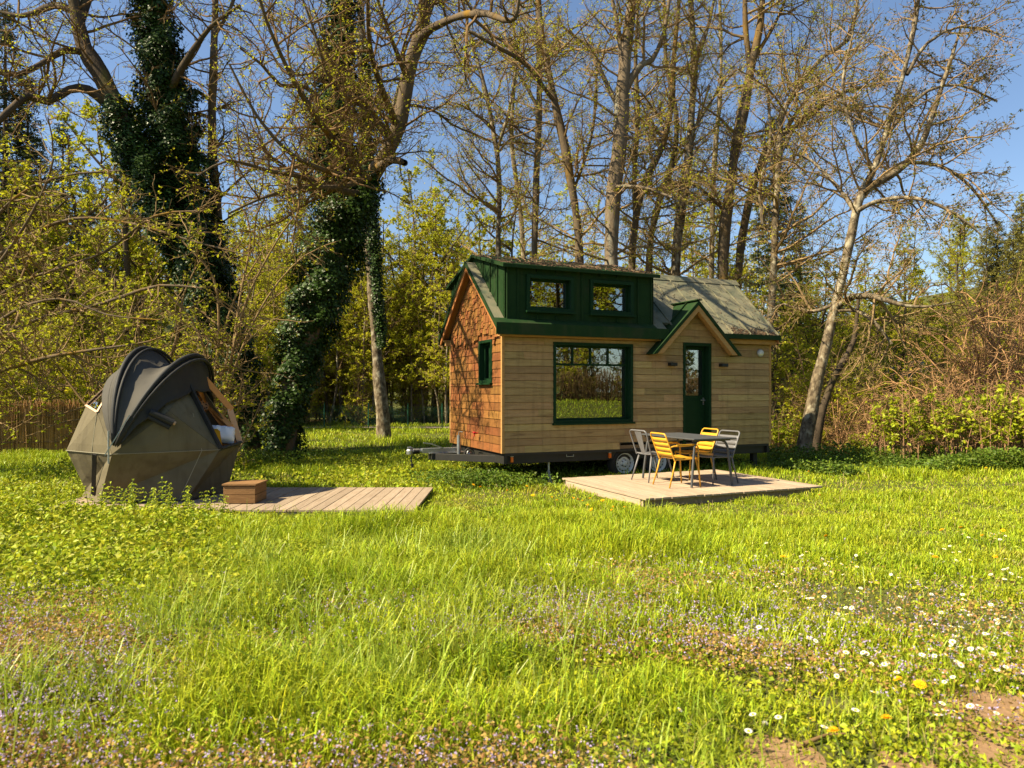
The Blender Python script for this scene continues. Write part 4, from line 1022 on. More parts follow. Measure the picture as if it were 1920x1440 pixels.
Df = trace(16.0, (618, 240, 14), (590, 175, 12, 15.6), (555, 160, 11, 15), (525, 160, 9, 14.6), (490, 120, 7, 14.3), (450, 90, 5, 14))
Dg = trace(16.0, (700, 320, 22), (735, 300, 16, 15.2), (760, 305, 14, 14.6))
Dh = trace(16.0, (765, 150, 14), (740, 90, 9, 15), (715, 20, 7, 14.5), (690, -60, 5, 14))
Di = trace(16.0, (700, 330, 16), (640, 350, 12, 14.6), (560, 352, 9, 13.4), (490, 372, 7, 12.6), (430, 400, 5, 12))
Dj = trace(16.0, (690, 340, 20), (640, 280, 16, 14.4), (590, 215, 13, 13.0), (540, 130, 10, 12.0), (500, 40, 8, 11.3), (470, -60, 6, 10.8))  # limb added towards the camera so its twigs shade the gable
Dk = trace(16.0, (745, 240, 18), (700, 120, 13, 14.6), (690, 10, 10, 13.4), (700, -110, 8, 12.4), (720, -240, 6, 11.6))
Dl = trace(16.0, (700, 335, 18), (645, 330, 14, 14.2), (590, 312, 11, 12.8), (540, 285, 9, 12.0), (480, 215, 7, 11.6), (430, 120, 5, 11.4))  # this limb and the next added for more twig shade on the gable
Dm = trace(16.0, (680, 365, 16), (610, 350, 12, 14.4), (560, 330, 10, 13.2), (500, 320, 8, 12.4), (430, 300, 6, 12.0), (370, 330, 4, 11.8))
make_tree("ivy_tree", "big leaning ivy tree in mid meadow with a mossy arching limb to the right", "tree", D[0][0], [(*D, .5), (*Db, .25), (*Dc, .15), (*Dd, .35), (*De, .2), (*Df, .15), (*Dg, .3), (*Dh, .2), (*Di, .2), (*Dj, .2), (*Dk, .2), (*Dl, .25), (*Dm, .25)], 104, m_barkm, m_lf,
          l1=4.2, l1len=(.9, 2.6), l2=6.5, l3=8.5, leafn=1.8, ivy=[(D[0][:8], [.44, .46, .54, .68, .78, .70, .50, .32], 1250, (.045, .085)), (Dd[0][:6], [.60, .72, .66, .5, .4, .25], 1200, (.045, .08))], twigm=m_twig)
Ee = based(trace(23.0, (720, 818, 34), (714, 740, 28), (706, 650, 26), (698, 540, 25), (690, 430, 24), (682, 320, 22), (680, 200, 19), (678, 80, 17), (674, -60, 13), (670, -220, 8)))
Eb = trace(23.0, (690, 300, 10), (730, 220, 8), (760, 120, 6))
make_tree("ivy_tree", "straight pale trunk with a strip of ivy, between the ivy giant and the house", "tree", Ee[0][0], [(*Ee, .5), (*Eb, .2)], 105, m_barkl, m_lf, l1=3.8, l1len=(1.0, 3.0), l2=6, l3=8, leafn=2,
          ivy=[(Ee[0][2:8] + np.array([.18, -.12, 0]), [.16, .22, .25, .25, .22, .12], 900, (.045, .08))], twigm=m_twigl)

# ---- the row of alders behind the tiny house
AL = "alders behind the tiny house"
def alder(seed, Y, label, limbs, bark=m_bark, **kw):
    ls = []
    for i, l in enumerate(limbs):
        P, r = trace(Y, *l)
        if i == 0: P, r = based((P, r), 1.3)
        ls.append((P, r, .33 if i == 0 else .12))
    k = dict(l1=3.7, l1len=(.9, 3.4), l2=6.5, l3=9, minr=.006, leafn=1.7, leafsize=(.035, .07), twigm=m_twigl if bark is not m_barkd else m_twig, flat=.35); k.update(kw)
    make_tree("alder_tree", label, "tree", ls[0][0][0], ls, seed, bark, m_lf, AL, **k)
alder(201, 24, "thin wavering trunk rising behind the left end of the green dormer", [[(940, 700, 15), (934, 480, 13), (936, 350, 12), (926, 250, 11), (905, 150, 9), (880, 60, 8), (860, -60, 6), (850, -200, 4)], [(930, 290, 7), (960, 180, 6), (975, 60, 5)], [(915, 190, 7), (880, 150, 5), (850, 90, 4)]], m_barkl)
alder(202, 25, "slim upright trunk behind the middle of the green dormer, right of the thin wavering one", [[(1000, 700, 18), (1002, 480, 15), (1005, 350, 14), (1010, 240, 14), (1011, 110, 13), (1006, 0, 11), (1000, -160, 7)], [(1008, 200, 9), (960, 120, 7), (905, 70, 5), (860, 50, 4)], [(1010, 130, 9), (1050, 70, 7), (1100, 40, 4)]])
alder(203, 22, "leaning mossy trunk that bends left behind the dormer's right window", [[(1092, 700, 24), (1086, 480, 21), (1080, 400, 20), (1062, 290, 19), (1040, 190, 18), (1024, 110, 15), (1012, 30, 12), (1005, -80, 9), (990, -220, 5)], [(1040, 190, 12), (985, 120, 10, 21), (935, 90, 8, 20.5), (880, 60, 5, 20)], [(1075, 360, 8), (1110, 250, 7), (1120, 120, 5)]], m_barkm)
alder(204, 21, "thickest grey trunk in the row, directly behind the dormer's right end", [[(1142, 700, 40), (1146, 480, 35), (1151, 380, 34), (1160, 290, 33), (1167, 200, 31), (1170, 130, 28), (1180, 40, 24), (1190, -60, 18), (1195, -240, 9)], [(1163, 190, 20), (1185, 145, 18), (1206, 118, 16), (1222, 112, 14), (1245, 60, 10), (1260, -40, 6)], [(1158, 200, 12), (1125, 130, 10), (1105, 90, 8), (1060, 55, 5)], [(1168, 150, 14), (1160, 60, 11), (1140, -40, 8), (1120, -160, 5)], [(1150, 350, 8), (1200, 350, 6, 19.5), (1260, 370, 5, 18.5)]])
alder(205, 23, "pair of slim crooked stems just right of the thickest grey trunk", [[(1180, 700, 18), (1186, 480, 16), (1200, 370, 15), (1225, 310, 15), (1244, 270, 14), (1258, 200, 13), (1264, 100, 11), (1275, -20, 9), (1280, -180, 5)], [(1192, 420, 12), (1190, 320, 11), (1196, 220, 10), (1192, 100, 8), (1200, -40, 6)]], m_barkm)
alder(206, 26, "crooked brown stem behind the roof step between dormer and ridge", [[(1222, 700, 18), (1218, 480, 17), (1236, 380, 16), (1262, 300, 15), (1268, 220, 13), (1250, 120, 10), (1245, 0, 8), (1240, -150, 5)], [(1250, 330, 8), (1300, 250, 6), (1330, 160, 5)]], m_barkd)
alder(207, 23, "tall straight lichen-grey trunk behind the middle of the plain roof", [[(1264, 700, 25), (1268, 490, 22), (1279, 380, 21), (1294, 260, 19), (1301, 130, 17), (1296, 0, 14), (1290, -150, 9)], [(1296, 250, 9), (1340, 180, 7), (1380, 130, 5)], [(1300, 140, 9), (1330, 40, 7), (1350, -60, 5)]], m_barkl)
alder(208, 22, "forked grey trunk behind the right end of the plain roof", [[(1352, 700, 28), (1356, 500, 25), (1364, 390, 24), (1378, 290, 23), (1395, 200, 22), (1408, 125, 19), (1425, 50, 14), (1432, -50, 10), (1440, -200, 5)], [(1405, 120, 13), (1398, 50, 12), (1396, -60, 9), (1390, -200, 5)], [(1414, 110, 10), (1450, 50, 8), (1475, -10, 6), (1490, -120, 4)], [(1362, 400, 8), (1310, 350, 6), (1270, 340, 4)]], m_barkm)
alder(209, 23.5, "mossy stem that leans far right and arches over beside the forked grey trunk", [[(1378, 700, 20), (1384, 520, 19), (1398, 410, 18), (1416, 340, 17), (1440, 275, 16), (1470, 250, 15), (1510, 225, 13), (1545, 195, 11), (1590, 170, 9), (1640, 160, 5)], [(1470, 248, 9), (1510, 190, 8), (1560, 140, 6), (1600, 80, 4)]], m_barkm)
alder(210, 21, "reddish stem rising clear of the roof's right corner", [[(1430, 700, 18), (1446, 590, 16), (1453, 430, 15), (1461, 300, 14), (1468, 215, 13), (1508, 150, 12), (1545, 105, 10), (1590, 75, 9), (1605, 20, 7), (1620, -80, 4)], [(1462, 290, 10), (1500, 225, 9), (1548, 190, 8), (1600, 165, 6), (1660, 160, 4)], [(1430, 420, 10), (1426, 345, 10), (1444, 270, 8), (1440, 180, 6)]], m_barkl)
alder(211, 29, "thin distant stem glimpsed between the trunks above the ridge", [[(1330, 700, 14), (1335, 480, 13), (1340, 300, 11), (1352, 150, 9), (1350, 0, 7), (1350, -140, 5)]], m_barkl, l1=2.2)
alder(212, 30, "distant pale stem left of the dormer, far behind the house", [[(985, 700, 12), (980, 450, 11), (960, 260, 10), (965, 120, 8), (960, -60, 5)]], m_barkl, l1=2.2)

# ---- the leaning tree right of the house
F1 = based(thin(.72, 17.0, (1508, 832, 46), (1520, 770, 40), (1534, 700, 36), (1550, 640, 33), (1566, 575, 30), (1582, 510, 29), (1596, 440, 28), (1608, 380, 28), (1630, 335, 24), (1652, 280, 20), (1672, 210, 18), (1692, 145, 16), (1712, 60, 14), (1724, -20, 11), (1732, -140, 6)))
F2 = trace(17.0, (1618, 362, 22), (1640, 345, 19), (1668, 330, 17), (1700, 305, 16), (1728, 270, 14), (1745, 225, 12), (1765, 165, 10), (1785, 105, 8), (1805, 40, 5))
F3 = trace(17.0, (1604, 398, 13), (1640, 378, 11, 16.6), (1690, 370, 10, 16.2), (1735, 376, 8, 15.8), (1790, 400, 6, 15.5), (1840, 440, 4, 15.4))
F4 = trace(17.0, (1568, 575, 14), (1600, 556, 12, 16.5), (1640, 556, 11, 16), (1690, 572, 9, 15.6), (1740, 575, 7, 15.4), (1790, 566, 4, 15.2))
F5 = trace(17.0, (1570, 582, 13), (1605, 582, 11, 16.6), (1640, 605, 9, 16.2), (1672, 645, 7, 16)); F6 = trace(17.0, (1700, 140, 9), (1740, 80, 7), (1800, 50, 6), (1860, 60, 4)); F7 = trace(17.0, (1655, 270, 9), (1690, 215, 8), (1740, 170, 7), (1800, 160, 5), (1870, 190, 4)); F8 = trace(17.0, (1700, 305, 9), (1760, 310, 8), (1820, 350, 6), (1870, 420, 4))
F9 = trace(17.0, (1560, 572, 9), (1520, 585, 8, 17.5), (1470, 570, 6, 18), (1450, 580, 4, 18)); F10 = trace(17.0, (1605, 400, 9), (1570, 350, 8, 17.4), (1520, 300, 6, 18), (1490, 290, 4, 18)); F11 = trace(17, (1640, 320, 9), (1600, 250, 7), (1580, 160, 6), (1600, 60, 4))
make_tree("leaning_tree", "pale leaning tree right of the tiny house, forking into two sprays of fine branches", "tree", F1[0][0], [(*F1, .45)] + [(*q, .15) for q in (F2, F3, F4, F5, F6, F7, F8, F9, F10, F11)], 220, m_barkl, m_lfd,
          l1=5.2, l1len=(.7, 2.5), l2=7, leafn=2.4, leafsize=(.035, .07), twigm=m_twigl, flat=.35, drop=.03, l3=9)
F12 = based(trace(18.5, (1530, 830, 22), (1545, 760, 18), (1568, 700, 14), (1600, 640, 10), (1610, 560, 7)))
make_tree("leaning_tree", "dead side stem standing close behind the foot of the pale leaning tree", "tree", F12[0][0], [(*F12, .3)], 221, m_barkd, m_lfd, l1=1.5, l1len=(.5, 1.2), leafn=.6, twigm=m_twig)

# ------------------------------------------------------------------ hazel tangle hanging in from the left edge
def limbset(Ys, *ls, t=.12):
    out = []
    for i, l in enumerate(ls):
        P, r = trace(Ys, *l); r = r * .7
        if i == 0: P, r = based((P, r))
        out.append((P, r, t))
    return out
make_tree("hazel_shrub", "big hazel reaching in from the left edge, one limb orange with moss", "shrub", at(-230, 880, 13.5), limbset(13.5,
    [(-230, 880, 40), (-160, 760, 34), (-60, 660, 24, 13.2), (20, 620, 16, 13), (90, 592, 14, 12.8), (160, 578, 12, 12.7), (230, 556, 11, 12.6), (300, 535, 8, 12.5), (380, 540, 5, 12.4)],
    [(-150, 740, 26), (-60, 600, 17), (40, 530, 13), (120, 500, 11, 13.2), (200, 470, 9, 13), (290, 405, 7, 12.8), (390, 395, 5, 12.6)],
    [(-160, 700, 26), (-70, 540, 16, 14), (40, 450, 12, 14), (140, 410, 10, 14), (250, 420, 8, 13.8), (360, 452, 6, 13.6), (470, 480, 4, 13.5)],
    [(-150, 780, 24), (-20, 705, 14, 12.6), (80, 672, 11, 12.3), (180, 655, 9, 12.2), (280, 640, 6, 12.1), (360, 610, 4, 12)],
    [(-170, 690, 22), (-60, 480, 14, 14.5), (30, 370, 10, 14.6), (120, 330, 8, 14.6), (230, 320, 5, 14.6)],
    [(-120, 720, 18), (0, 600, 10, 12.2), (110, 560, 8, 12), (200, 590, 6, 11.9), (300, 600, 4, 11.8)],
    [(-160, 720, 20), (-20, 520, 11, 13), (60, 400, 9, 12.8), (100, 300, 6, 12.6), (90, 220, 4, 12.4)]), 301, m_barkm, m_lfy,
    l1=5.5, l1len=(.6, 1.7), l2=6.5, l3=8.5, leafn=1.7, leafsize=(.045, .095), twigm=m_twigl, flat=.1, up1=.0, minr=.005)
make_tree("hazel_shrub", "leafy hazel bush behind the dome tent with twigs over its hood", "shrub", at(250, 850, 14.5), limbset(14.5,
    [(250, 850, 16), (240, 780, 14), (210, 700, 11), (190, 620, 8), (150, 540, 5)], [(250, 840, 14), (290, 740, 11), (330, 640, 9), (345, 550, 6), (380, 480, 4)],
    [(245, 850, 12), (170, 770, 9), (110, 690, 7), (60, 600, 4)], [(252, 850, 12), (360, 760, 9), (430, 680, 7), (480, 590, 5), (540, 540, 4)], [(250, 850, 12), (270, 720, 9), (260, 600, 7), (300, 500, 4)],
    [(252, 850, 12), (390, 700, 8), (440, 560, 6), (500, 460, 4)]), 302, m_twigl, m_lfy,
    l1=6, l1len=(.5, 1.4), l2=6, l3=8, leafn=2.2, leafsize=(.05, .095), twigm=m_twigl, flat=.1, minr=.005)
make_tree("hazel_shrub", "spreading hazel between the ivy trees, its pale twigs crossing the dark ivy", "shrub", at(405, 850, 14.2), limbset(14.2,
    [(405, 850, 12), (400, 740, 10), (410, 620, 9), (400, 520, 8), (340, 450, 5)], [(405, 845, 12), (430, 700, 10), (450, 560, 8), (470, 440, 6), (440, 360, 4)], [(406, 845, 10), (440, 690, 8, 14), (500, 560, 7, 13.8), (570, 480, 5, 13.6), (640, 450, 3, 13.5)],
    [(405, 845, 12), (390, 690, 9), (360, 600, 7, 13.9), (300, 540, 5, 13.7)], [(406, 845, 10), (450, 600, 8, 14), (520, 450, 6, 13.6), (560, 400, 4, 13.5)]), 303, m_twigl, m_lfy,
    l1=4.0, l1len=(.5, 1.5), l2=5.5, l3=7, leafn=1.6, leafsize=(.045, .085), twigm=m_twigl, flat=.15, minr=.005)
make_tree("young_shrub", "small leafy bush at the foot of the ivy trees, right of the dome tent", "shrub", at(440, 850, 14.0), limbset(14.0,
    [(436, 860, 8), (430, 790, 6), (420, 720, 4)], [(438, 860, 8), (445, 780, 6), (455, 700, 4)], [(440, 860, 7), (405, 790, 5), (380, 720, 4)], [(440, 860, 7), (470, 800, 5), (490, 750, 4)]), 304, m_twigl, m_lf,
    l1=8, l1len=(.25, .6), l2=6, l3=9, leafn=3.0, leafsize=(.05, .09), twigm=m_twigl, minr=.004)

# ------------------------------------------------------------------ wood beyond the fence: a few kinds, copied tree by tree
pr_ = np.random.default_rng(77)
def stem_pts(h, lean, r0, wob, n=8):
    z = np.linspace(0, h, n); x = np.cumsum(pr_.normal(0, wob, n)) + lean[0] * z; y = np.cumsum(pr_.normal(0, wob, n)) + lean[1] * z
    x -= x[0]; y -= y[0]; return np.stack([x, y, z - .15], 1), np.linspace(r0, r0 * .15, n)
def proto(kind, seed):
    if kind == "sapling":
        h = pr_.uniform(9, 13); ls = [(*stem_pts(h, pr_.normal(0, .05, 2), pr_.uniform(.06, .11), .12), .18)]
        if seed % 2: ls.append((*stem_pts(h * .85, pr_.normal(0, .09, 2), .07, .14), .2))
        return make_tree("woodland_tree", "x", "tree", (0, 0, 0), ls, seed, m_barkl, m_lf, l1=3.6, l1len=(.8, 2.3), l2=4.5, l3=5, leafn=6.0, leafsize=(.08, .15), sides=6, twigm=m_twigl, minr=.008, flat=.3)
    if kind == "leafy":
        h = pr_.uniform(9, 12); P, r = stem_pts(h, (0, 0), .16, .15); ls = [(P, r, .2)]
        for k in range(6):
            i = 2 + k % 4; a = pr_.uniform(0, 6.28); q = P[i] + np.array([[0, 0, 0], [1.2 * math.cos(a), 1.2 * math.sin(a), 1.0], [2.3 * math.cos(a + .2), 2.3 * math.sin(a + .2), 2.4]]); ls.append((q, [.07, .05, .015], .15))
        return make_tree("leafy_tree", "x", "tree", (0, 0, 0), ls, seed, m_barkd, m_lfy if seed % 2 else m_lf, l1=3.6, l1len=(.9, 2.2), l2=4.5, l3=5, leafn=5.5, leafsize=(.09, .17), sides=6, twigm=m_twig, minr=.008, flat=.2)
    if kind == "bush":
        ls = []
        for k in range(9):
            a = pr_.uniform(0, 6.28); s = pr_.uniform(.15, .8); h = pr_.uniform(1.6, 3.4)
            ls.append((np.array([[0, 0, -.1], [s * .4 * math.cos(a), s * .4 * math.sin(a), h * .4], [s * math.cos(a), s * math.sin(a), h * .8], [s * 1.5 * math.cos(a + .2), s * 1.5 * math.sin(a + .2), h]]), [.022, .018, .012, .006], .1))
        return make_tree("woodland_bush", "x", "bush", (0, 0, 0), ls, seed, m_twigl, m_lf if seed % 2 else m_lfy, l1=4, l1len=(.4, 1.1), l2=5, l3=6, leafn=4.0, leafsize=(.07, .12), sides=4, twigm=m_twigl, minr=.006)
    if kind == "brush":
        ls = []
        for k in range(14):
            a = pr_.uniform(0, 6.28); s = pr_.uniform(.3, 1.5); h = pr_.uniform(1.2, 2.8)
            ls.append((np.array([[.2 * math.cos(a * 3), .2 * math.sin(a * 3), -.1], [s * .35 * math.cos(a), s * .35 * math.sin(a), h * .55], [s * math.cos(a), s * math.sin(a), h], [s * 1.7 * math.cos(a), s * 1.7 * math.sin(a), h * pr_.uniform(.7, 1.15)]]), [.018, .014, .010, .005], .15))
        return make_tree("dry_brush", "x", "bush", (0, 0, 0), ls, seed, m_twigr, m_lf, l1=3.0, l1len=(.5, 1.5), l2=3.4, l3=2.5, leafn=.25, leafsize=(.05, .08), sides=4, twigm=m_twigr, minr=.0042)
def conifer(seed, h, rad, needle, name="conifer_tree", open_=.0):
    rng = np.random.default_rng(seed); root = empty(name); tag(root, "x", "tree")
    P = np.stack([np.zeros(10), np.zeros(10), np.linspace(-.2, h, 10)], 1); r = np.linspace(h * .016, .02, 10)
    a = Acc(); a.add(*tubes(P[None], r[None], 7)); np_obj("trunk", a.mesh("trunk", m_barkd), root)
    n = int(h * 22); z = h * (open_ + (1 - open_) * rng.random(n) ** .85); f = (1 - (z / h)) ** .8; az = rng.uniform(0, 6.28, n)
    ln = rad * (f * rng.uniform(.55, 1.1, n) + .06); d = np.stack([np.cos(az), np.sin(az), rng.normal(.12, .15, n)], 1)
    Q = grow(np.stack([0 * z, 0 * z, z], 1), nrm(d), ln, 7, rng, .08, -.05); a = Acc(); a.add(*tubes(Q, np.maximum(.02 * ln[:, None] * np.linspace(1, .2, 7)[None], .008), 3))
    ll = np.linalg.norm(np.diff(Q, axis=1), axis=2).sum(1)
    pos, tan, pr2, t, ix = sample(Q, np.ones(Q.shape[:2]), np.maximum(2, rng.poisson(ll * 7)), rng, .15)
    d2 = side(tan, np.radians(rng.uniform(35, 60, len(pos))), rng, .75); Q2 = grow(pos, d2, rng.uniform(.2, .55, len(pos)) * (1.1 - .5 * t), 4, rng, .1, -.03)
    a.add(*tubes(Q2, np.full(Q2.shape[:2], .006), 3)); np_obj("branches", a.mesh("branches", m_barkd, False), root)
    QQ = Q2; pos, tan, pr2, t, ix = sample(QQ, np.ones(QQ.shape[:2]), np.full(len(QQ), 5), rng, 0)
    V, F = leaf_quads(pos, rng.uniform(.10, .22, len(pos)), rng, flat=.5, aspect=.35, hang=.1)
    np_obj("needles", np_mesh("needles", V, quads=F, mats=[needle]), root); return root
used = set()
def put(o, x, y, s, rz, lab, cat, group):
    """first use moves the prototype itself, later uses copy it with its parts"""
    c = o if o.name not in used else copy_tree(o)
    used.add(o.name)
    c.location = (x, y, float(ground_z(x, y))); c.rotation_euler = (0, 0, rz); c.scale = (s, s, s * pr_.uniform(.92, 1.1)); tag(c, lab, cat, group); return c
saps = [proto("sapling", 400 + i) for i in range(5)]
leafy = [proto("leafy", 420 + i) for i in range(4)]
bushes = [proto("bush", 440 + i) for i in range(4)]
brush = [proto("brush", 460 + i) for i in range(3)]
spr = [conifer(480, 17, 2.6, m_needle, "spruce_tree"), conifer(481, 14, 3.4, m_needlel, "pine_tree", .12), conifer(482, 12, 3.2, m_needlel, "pine_tree", .1)]
def X(px, Y): return (px - 960) / FPX * Y
def u_(a, b): return pr_.uniform(a, b)
# slim trees right behind the path, seen between the ivy trees and the house
for k in range(46):
    Y = u_(31.8, 40); put(saps[k % 5], X(u_(440, 880), Y), Y, u_(.7, 1.05), u_(0, 6.28), "slim young tree in the wood between the ivy trees and the tiny house", "tree", "young trees beyond the path")
for k in range(30):
    Y = u_(41, 58); put(saps[(k * 3) % 5], X(u_(380, 900), Y), Y, u_(.9, 1.3), u_(0, 6.28), "slim young tree deep in the wood past the wire fence", "tree", "trees deep in the wood")
for k in range(22):
    Y = u_(33, 52); put(leafy[1 + 2 * (k % 2)], X(u_(430, 930), Y), Y, u_(.75, 1.15), u_(0, 6.28), "leafy yellow-green tree in the wood between the ivy trees and the tiny house", "tree", "leafy trees beyond the path")
for k in range(34):
    Y = u_(32, 46); put(bushes[k % 4], X(u_(300, 900), Y), Y, u_(.7, 1.3), u_(0, 6.28), "low woodland bush in fresh leaf beyond the gravel path", "bush", "bushes beyond the path")
# behind the house
for k in range(26):
    Y = u_(30, 46); put(saps[k % 5], X(u_(880, 1480), Y), Y, u_(.7, 1.1), u_(0, 6.28), "slim young tree in the wood behind the tiny house", "tree", "young trees behind the house")
for k in range(14):
    Y = u_(34, 52); put(leafy[k % 4], X(u_(940, 1500), Y), Y, u_(.5, .72), u_(0, 6.28), "leafy tree in the wood behind the tiny house", "tree", "leafy trees behind the house")
# dark wooded slope on the left
for k in range(16):
    Y = u_(24, 40); put(leafy[k % 4], X(u_(-120, 330), Y), Y, u_(.7, 1.0), u_(0, 6.28), "leafy tree on the wooded slope behind the hazel and reed fence", "tree", "trees on the left slope")
put(leafy[1], X(205, 26), 26, 1.0, 1.0, "bright yellow-green tree glowing left of the leaning ivy tree", "tree", None)
put(leafy[3], X(130, 28), 28, 1.0, 2.4, "second yellow-green tree, left of the brightest one", "tree", None)
for k in range(24):
    Y = u_(18.5, 30); put(bushes[k % 4], X(u_(-60, 420), Y), Y, u_(.9, 1.4), u_(0, 6.28), "bush under the trees behind the hazel and reed fence", "bush", "bushes on the left slope")
put(spr[0], X(10, 30), 30, .95, 0.3, "tall dark conifer towering over the hazel", "tree", None)
for px, Y, s in ((52, 31, .8), (118, 37, .9), (-60, 28, .9), (165, 42, .8), (240, 45, .75)): put(spr[0], X(px, Y), Y, s, u_(0, 6.28), "dark conifer standing among the trees of the wooded slope behind the hazel", "tree", "dark conifers on the wooded slope")
put(spr[0], X(-130, 33), 33, 1.0, 1.3, "dark conifer just outside the left edge", "tree", None)
put(spr[0], X(-30, 25), 25, .7, 2.6, "shorter dark conifer beside the towering one, behind the hazel", "tree", None)
put(spr[0], X(75, 44), 44, .8, 2.0, "far dark conifer on the left hill top", "tree", None)
put(spr[0], X(1452, 36), 36, .98, 4.0, "pointed spruce standing behind the reddish stem right of the roof", "tree", None)
put(spr[0], X(1868, 52), 52, .62, 2.2, "small dark spruce tip on the right hill", "tree", None)
put(spr[0], X(1500, 40), 40, .68, 1.1, "shorter spruce right of the pointed spruce", "tree", None)
# right-hand slope
for k, (px, Y, s) in enumerate(((1900, 46, .8), (1955, 42, .9), (1850, 52, .8), (1800, 56, .66), (1935, 58, .95), (1760, 62, .6), (2010, 48, .9), (1880, 40, .68), (1915, 52, .95), (1835, 46, .6), (1870, 60, .9), (1800, 48, .5), (1940, 36, .7), (1775, 54, .5))):
    put(spr[1 + k % 2], X(px, Y), Y, s, u_(0, 6.28), "olive pine on the hillside above the dry brush", "tree", "pines on the right hill")
for k in range(44):
    Y = u_(25, 60); put(leafy[k % 4], X(u_(1450, 1990), Y), Y, u_(.38, .62), u_(0, 6.28), "leafy tree on the slope between the leaning tree and the pines", "tree", "trees on the right slope")
for k in range(30):
    Y = u_(20.5, 36); put(bushes[k % 4], X(u_(1450, 1860), Y), Y, u_(.6, 1.1), u_(0, 6.28), "bush in fresh leaf on the bank behind the leaning tree", "bush", "bushes on the right bank")
for k in range(4):
    Y = u_(18.5, 21); put(brush[k % 3], X(u_(1540, 1720), Y), Y, u_(.5, .75), u_(0, 6.28), "low brown brush on the bank behind the leaning tree", "bush", "brown brush on the bank")
for k, (px, Y, s) in enumerate(((1760, 18.8, 1.0), (1845, 18.6, 1.35), (1905, 18.2, 1.5), (1975, 17.6, 1.4), (1880, 19.6, 1.6))):
    put(brush[k % 3], X(px, Y), Y, s, u_(0, 6.28), "tall reddish dry brush standing behind the knotweed", "bush", "dry brush at the right edge")
# far wood on the hill behind everything
for k in range(70):
    Y = u_(60, 105); put(leafy[k % 4], X(u_(-100, 2000), Y), Y, u_(.8, 1.25), u_(0, 6.28), "far tree on the wooded hill behind everything", "tree", "trees on the far hill")
for k in range(9):
    Y = u_(38, 56); put(saps[k % 5], X(u_(620, 1500), Y), Y, u_(1.1, 1.45), u_(0, 6.28), "tall slim tree rising among the wood behind the alders", "tree", "tall slim trees behind the alders")
for k in range(14):
    Y = u_(60, 80); put(saps[k % 5], X(u_(300, 1500), Y), Y, u_(1.1, 1.5), u_(0, 6.28), "far slim tree in front of the wooded hill", "tree", "slim trees on the far hill")
# blossom
m_blos = M("white_blossom", (0.62, 0.56, 0.52), (0.5, 0.42, 0.38), scale=3, rough=0.7, island=.2, trans=.3)
for nm, px, Y, s, lab in (("a", 1745, 30, 1.25, "white blossoming shrub far behind the right bank"), ("b", 1905, 24, .8, "pale pink blossom shrub in the dry brush")):
    ls = [(np.array([[0, 0, -.1], [.3 * math.cos(k * 1.1), .3 * math.sin(k * 1.1), 1.2], [.9 * math.cos(k * 1.1), .9 * math.sin(k * 1.1), 2.4]]), [.03, .02, .01], .2) for k in range(7)]
    o = make_tree("blossom_shrub", lab, "shrub", (0, 0, 0), ls, 500 + px, m_barkd, m_blos, l1=4, l1len=(.4, 1.0), l2=5, l3=6, leafn=3.0, leafsize=(.03, .06), sides=4, twigm=m_twig)
    put(o, X(px, Y), Y, s, 0, lab, "shrub", None)
# knotweed thicket at the right
m_knot = M("knotweed_leaves", (0.34, 0.40, 0.02), (0.42, 0.44, 0.025), scale=1, rough=.45, spec=.25, island=.3, hue=.015, trans=.45)
m_cane = M("tan_canes", (0.36, 0.21, 0.10), (0.26, 0.14, 0.07), scale=3, rough=.8)
kn = []
for j in range(3):
    ls = []
    for k in range(16):
        a = pr_.uniform(0, 6.28); s = pr_.uniform(0, .35); h = pr_.uniform(1.2, 2.1); b = pr_.normal(0, .18, 2)
        ls.append((np.array([[s * math.cos(a), s * math.sin(a), -.1], [s * 1.1 * math.cos(a) + b[0] * .4, s * 1.1 * math.sin(a) + b[1] * .4, h * .5], [s * 1.3 * math.cos(a) + b[0], s * 1.3 * math.sin(a) + b[1], h]]), [.013, .011, .005], .3))
    kn.append(make_tree("knotweed_clump", "x", "plant", (0, 0, 0), ls, 520 + j, m_cane, m_knot, l1=9, l1len=(.12, .4), l2=4.5, l3=5, leafn=4.6, leafsize=(.08, .15), sides=5, twigm=m_cane, minr=.004))
for k, (px, Y, s) in enumerate(((1652, 16.2, .75), (1700, 15.8, .9), (1748, 16.4, .85), (1790, 15.6, .95), (1832, 15.9, .92), (1872, 15.2, .88), (1912, 15.4, .95), (1950, 15.0, 1.1), (1815, 16.9, .9), (1895, 16.6, .95), (1730, 17.2, .8), (1600, 18.6, .6), (1480, 19.5, .7), (1455, 18.5, .75))):
    put(kn[k % 3], X(px, Y), Y, s, u_(0, 6.28), ["knotweed clump with tan canes and big bright leaves", "small leafy clump on the bank beside the tiny house's far end"][k > 10], "plant", ["knotweed at the right edge", "leafy clumps beside the house"][k > 10])

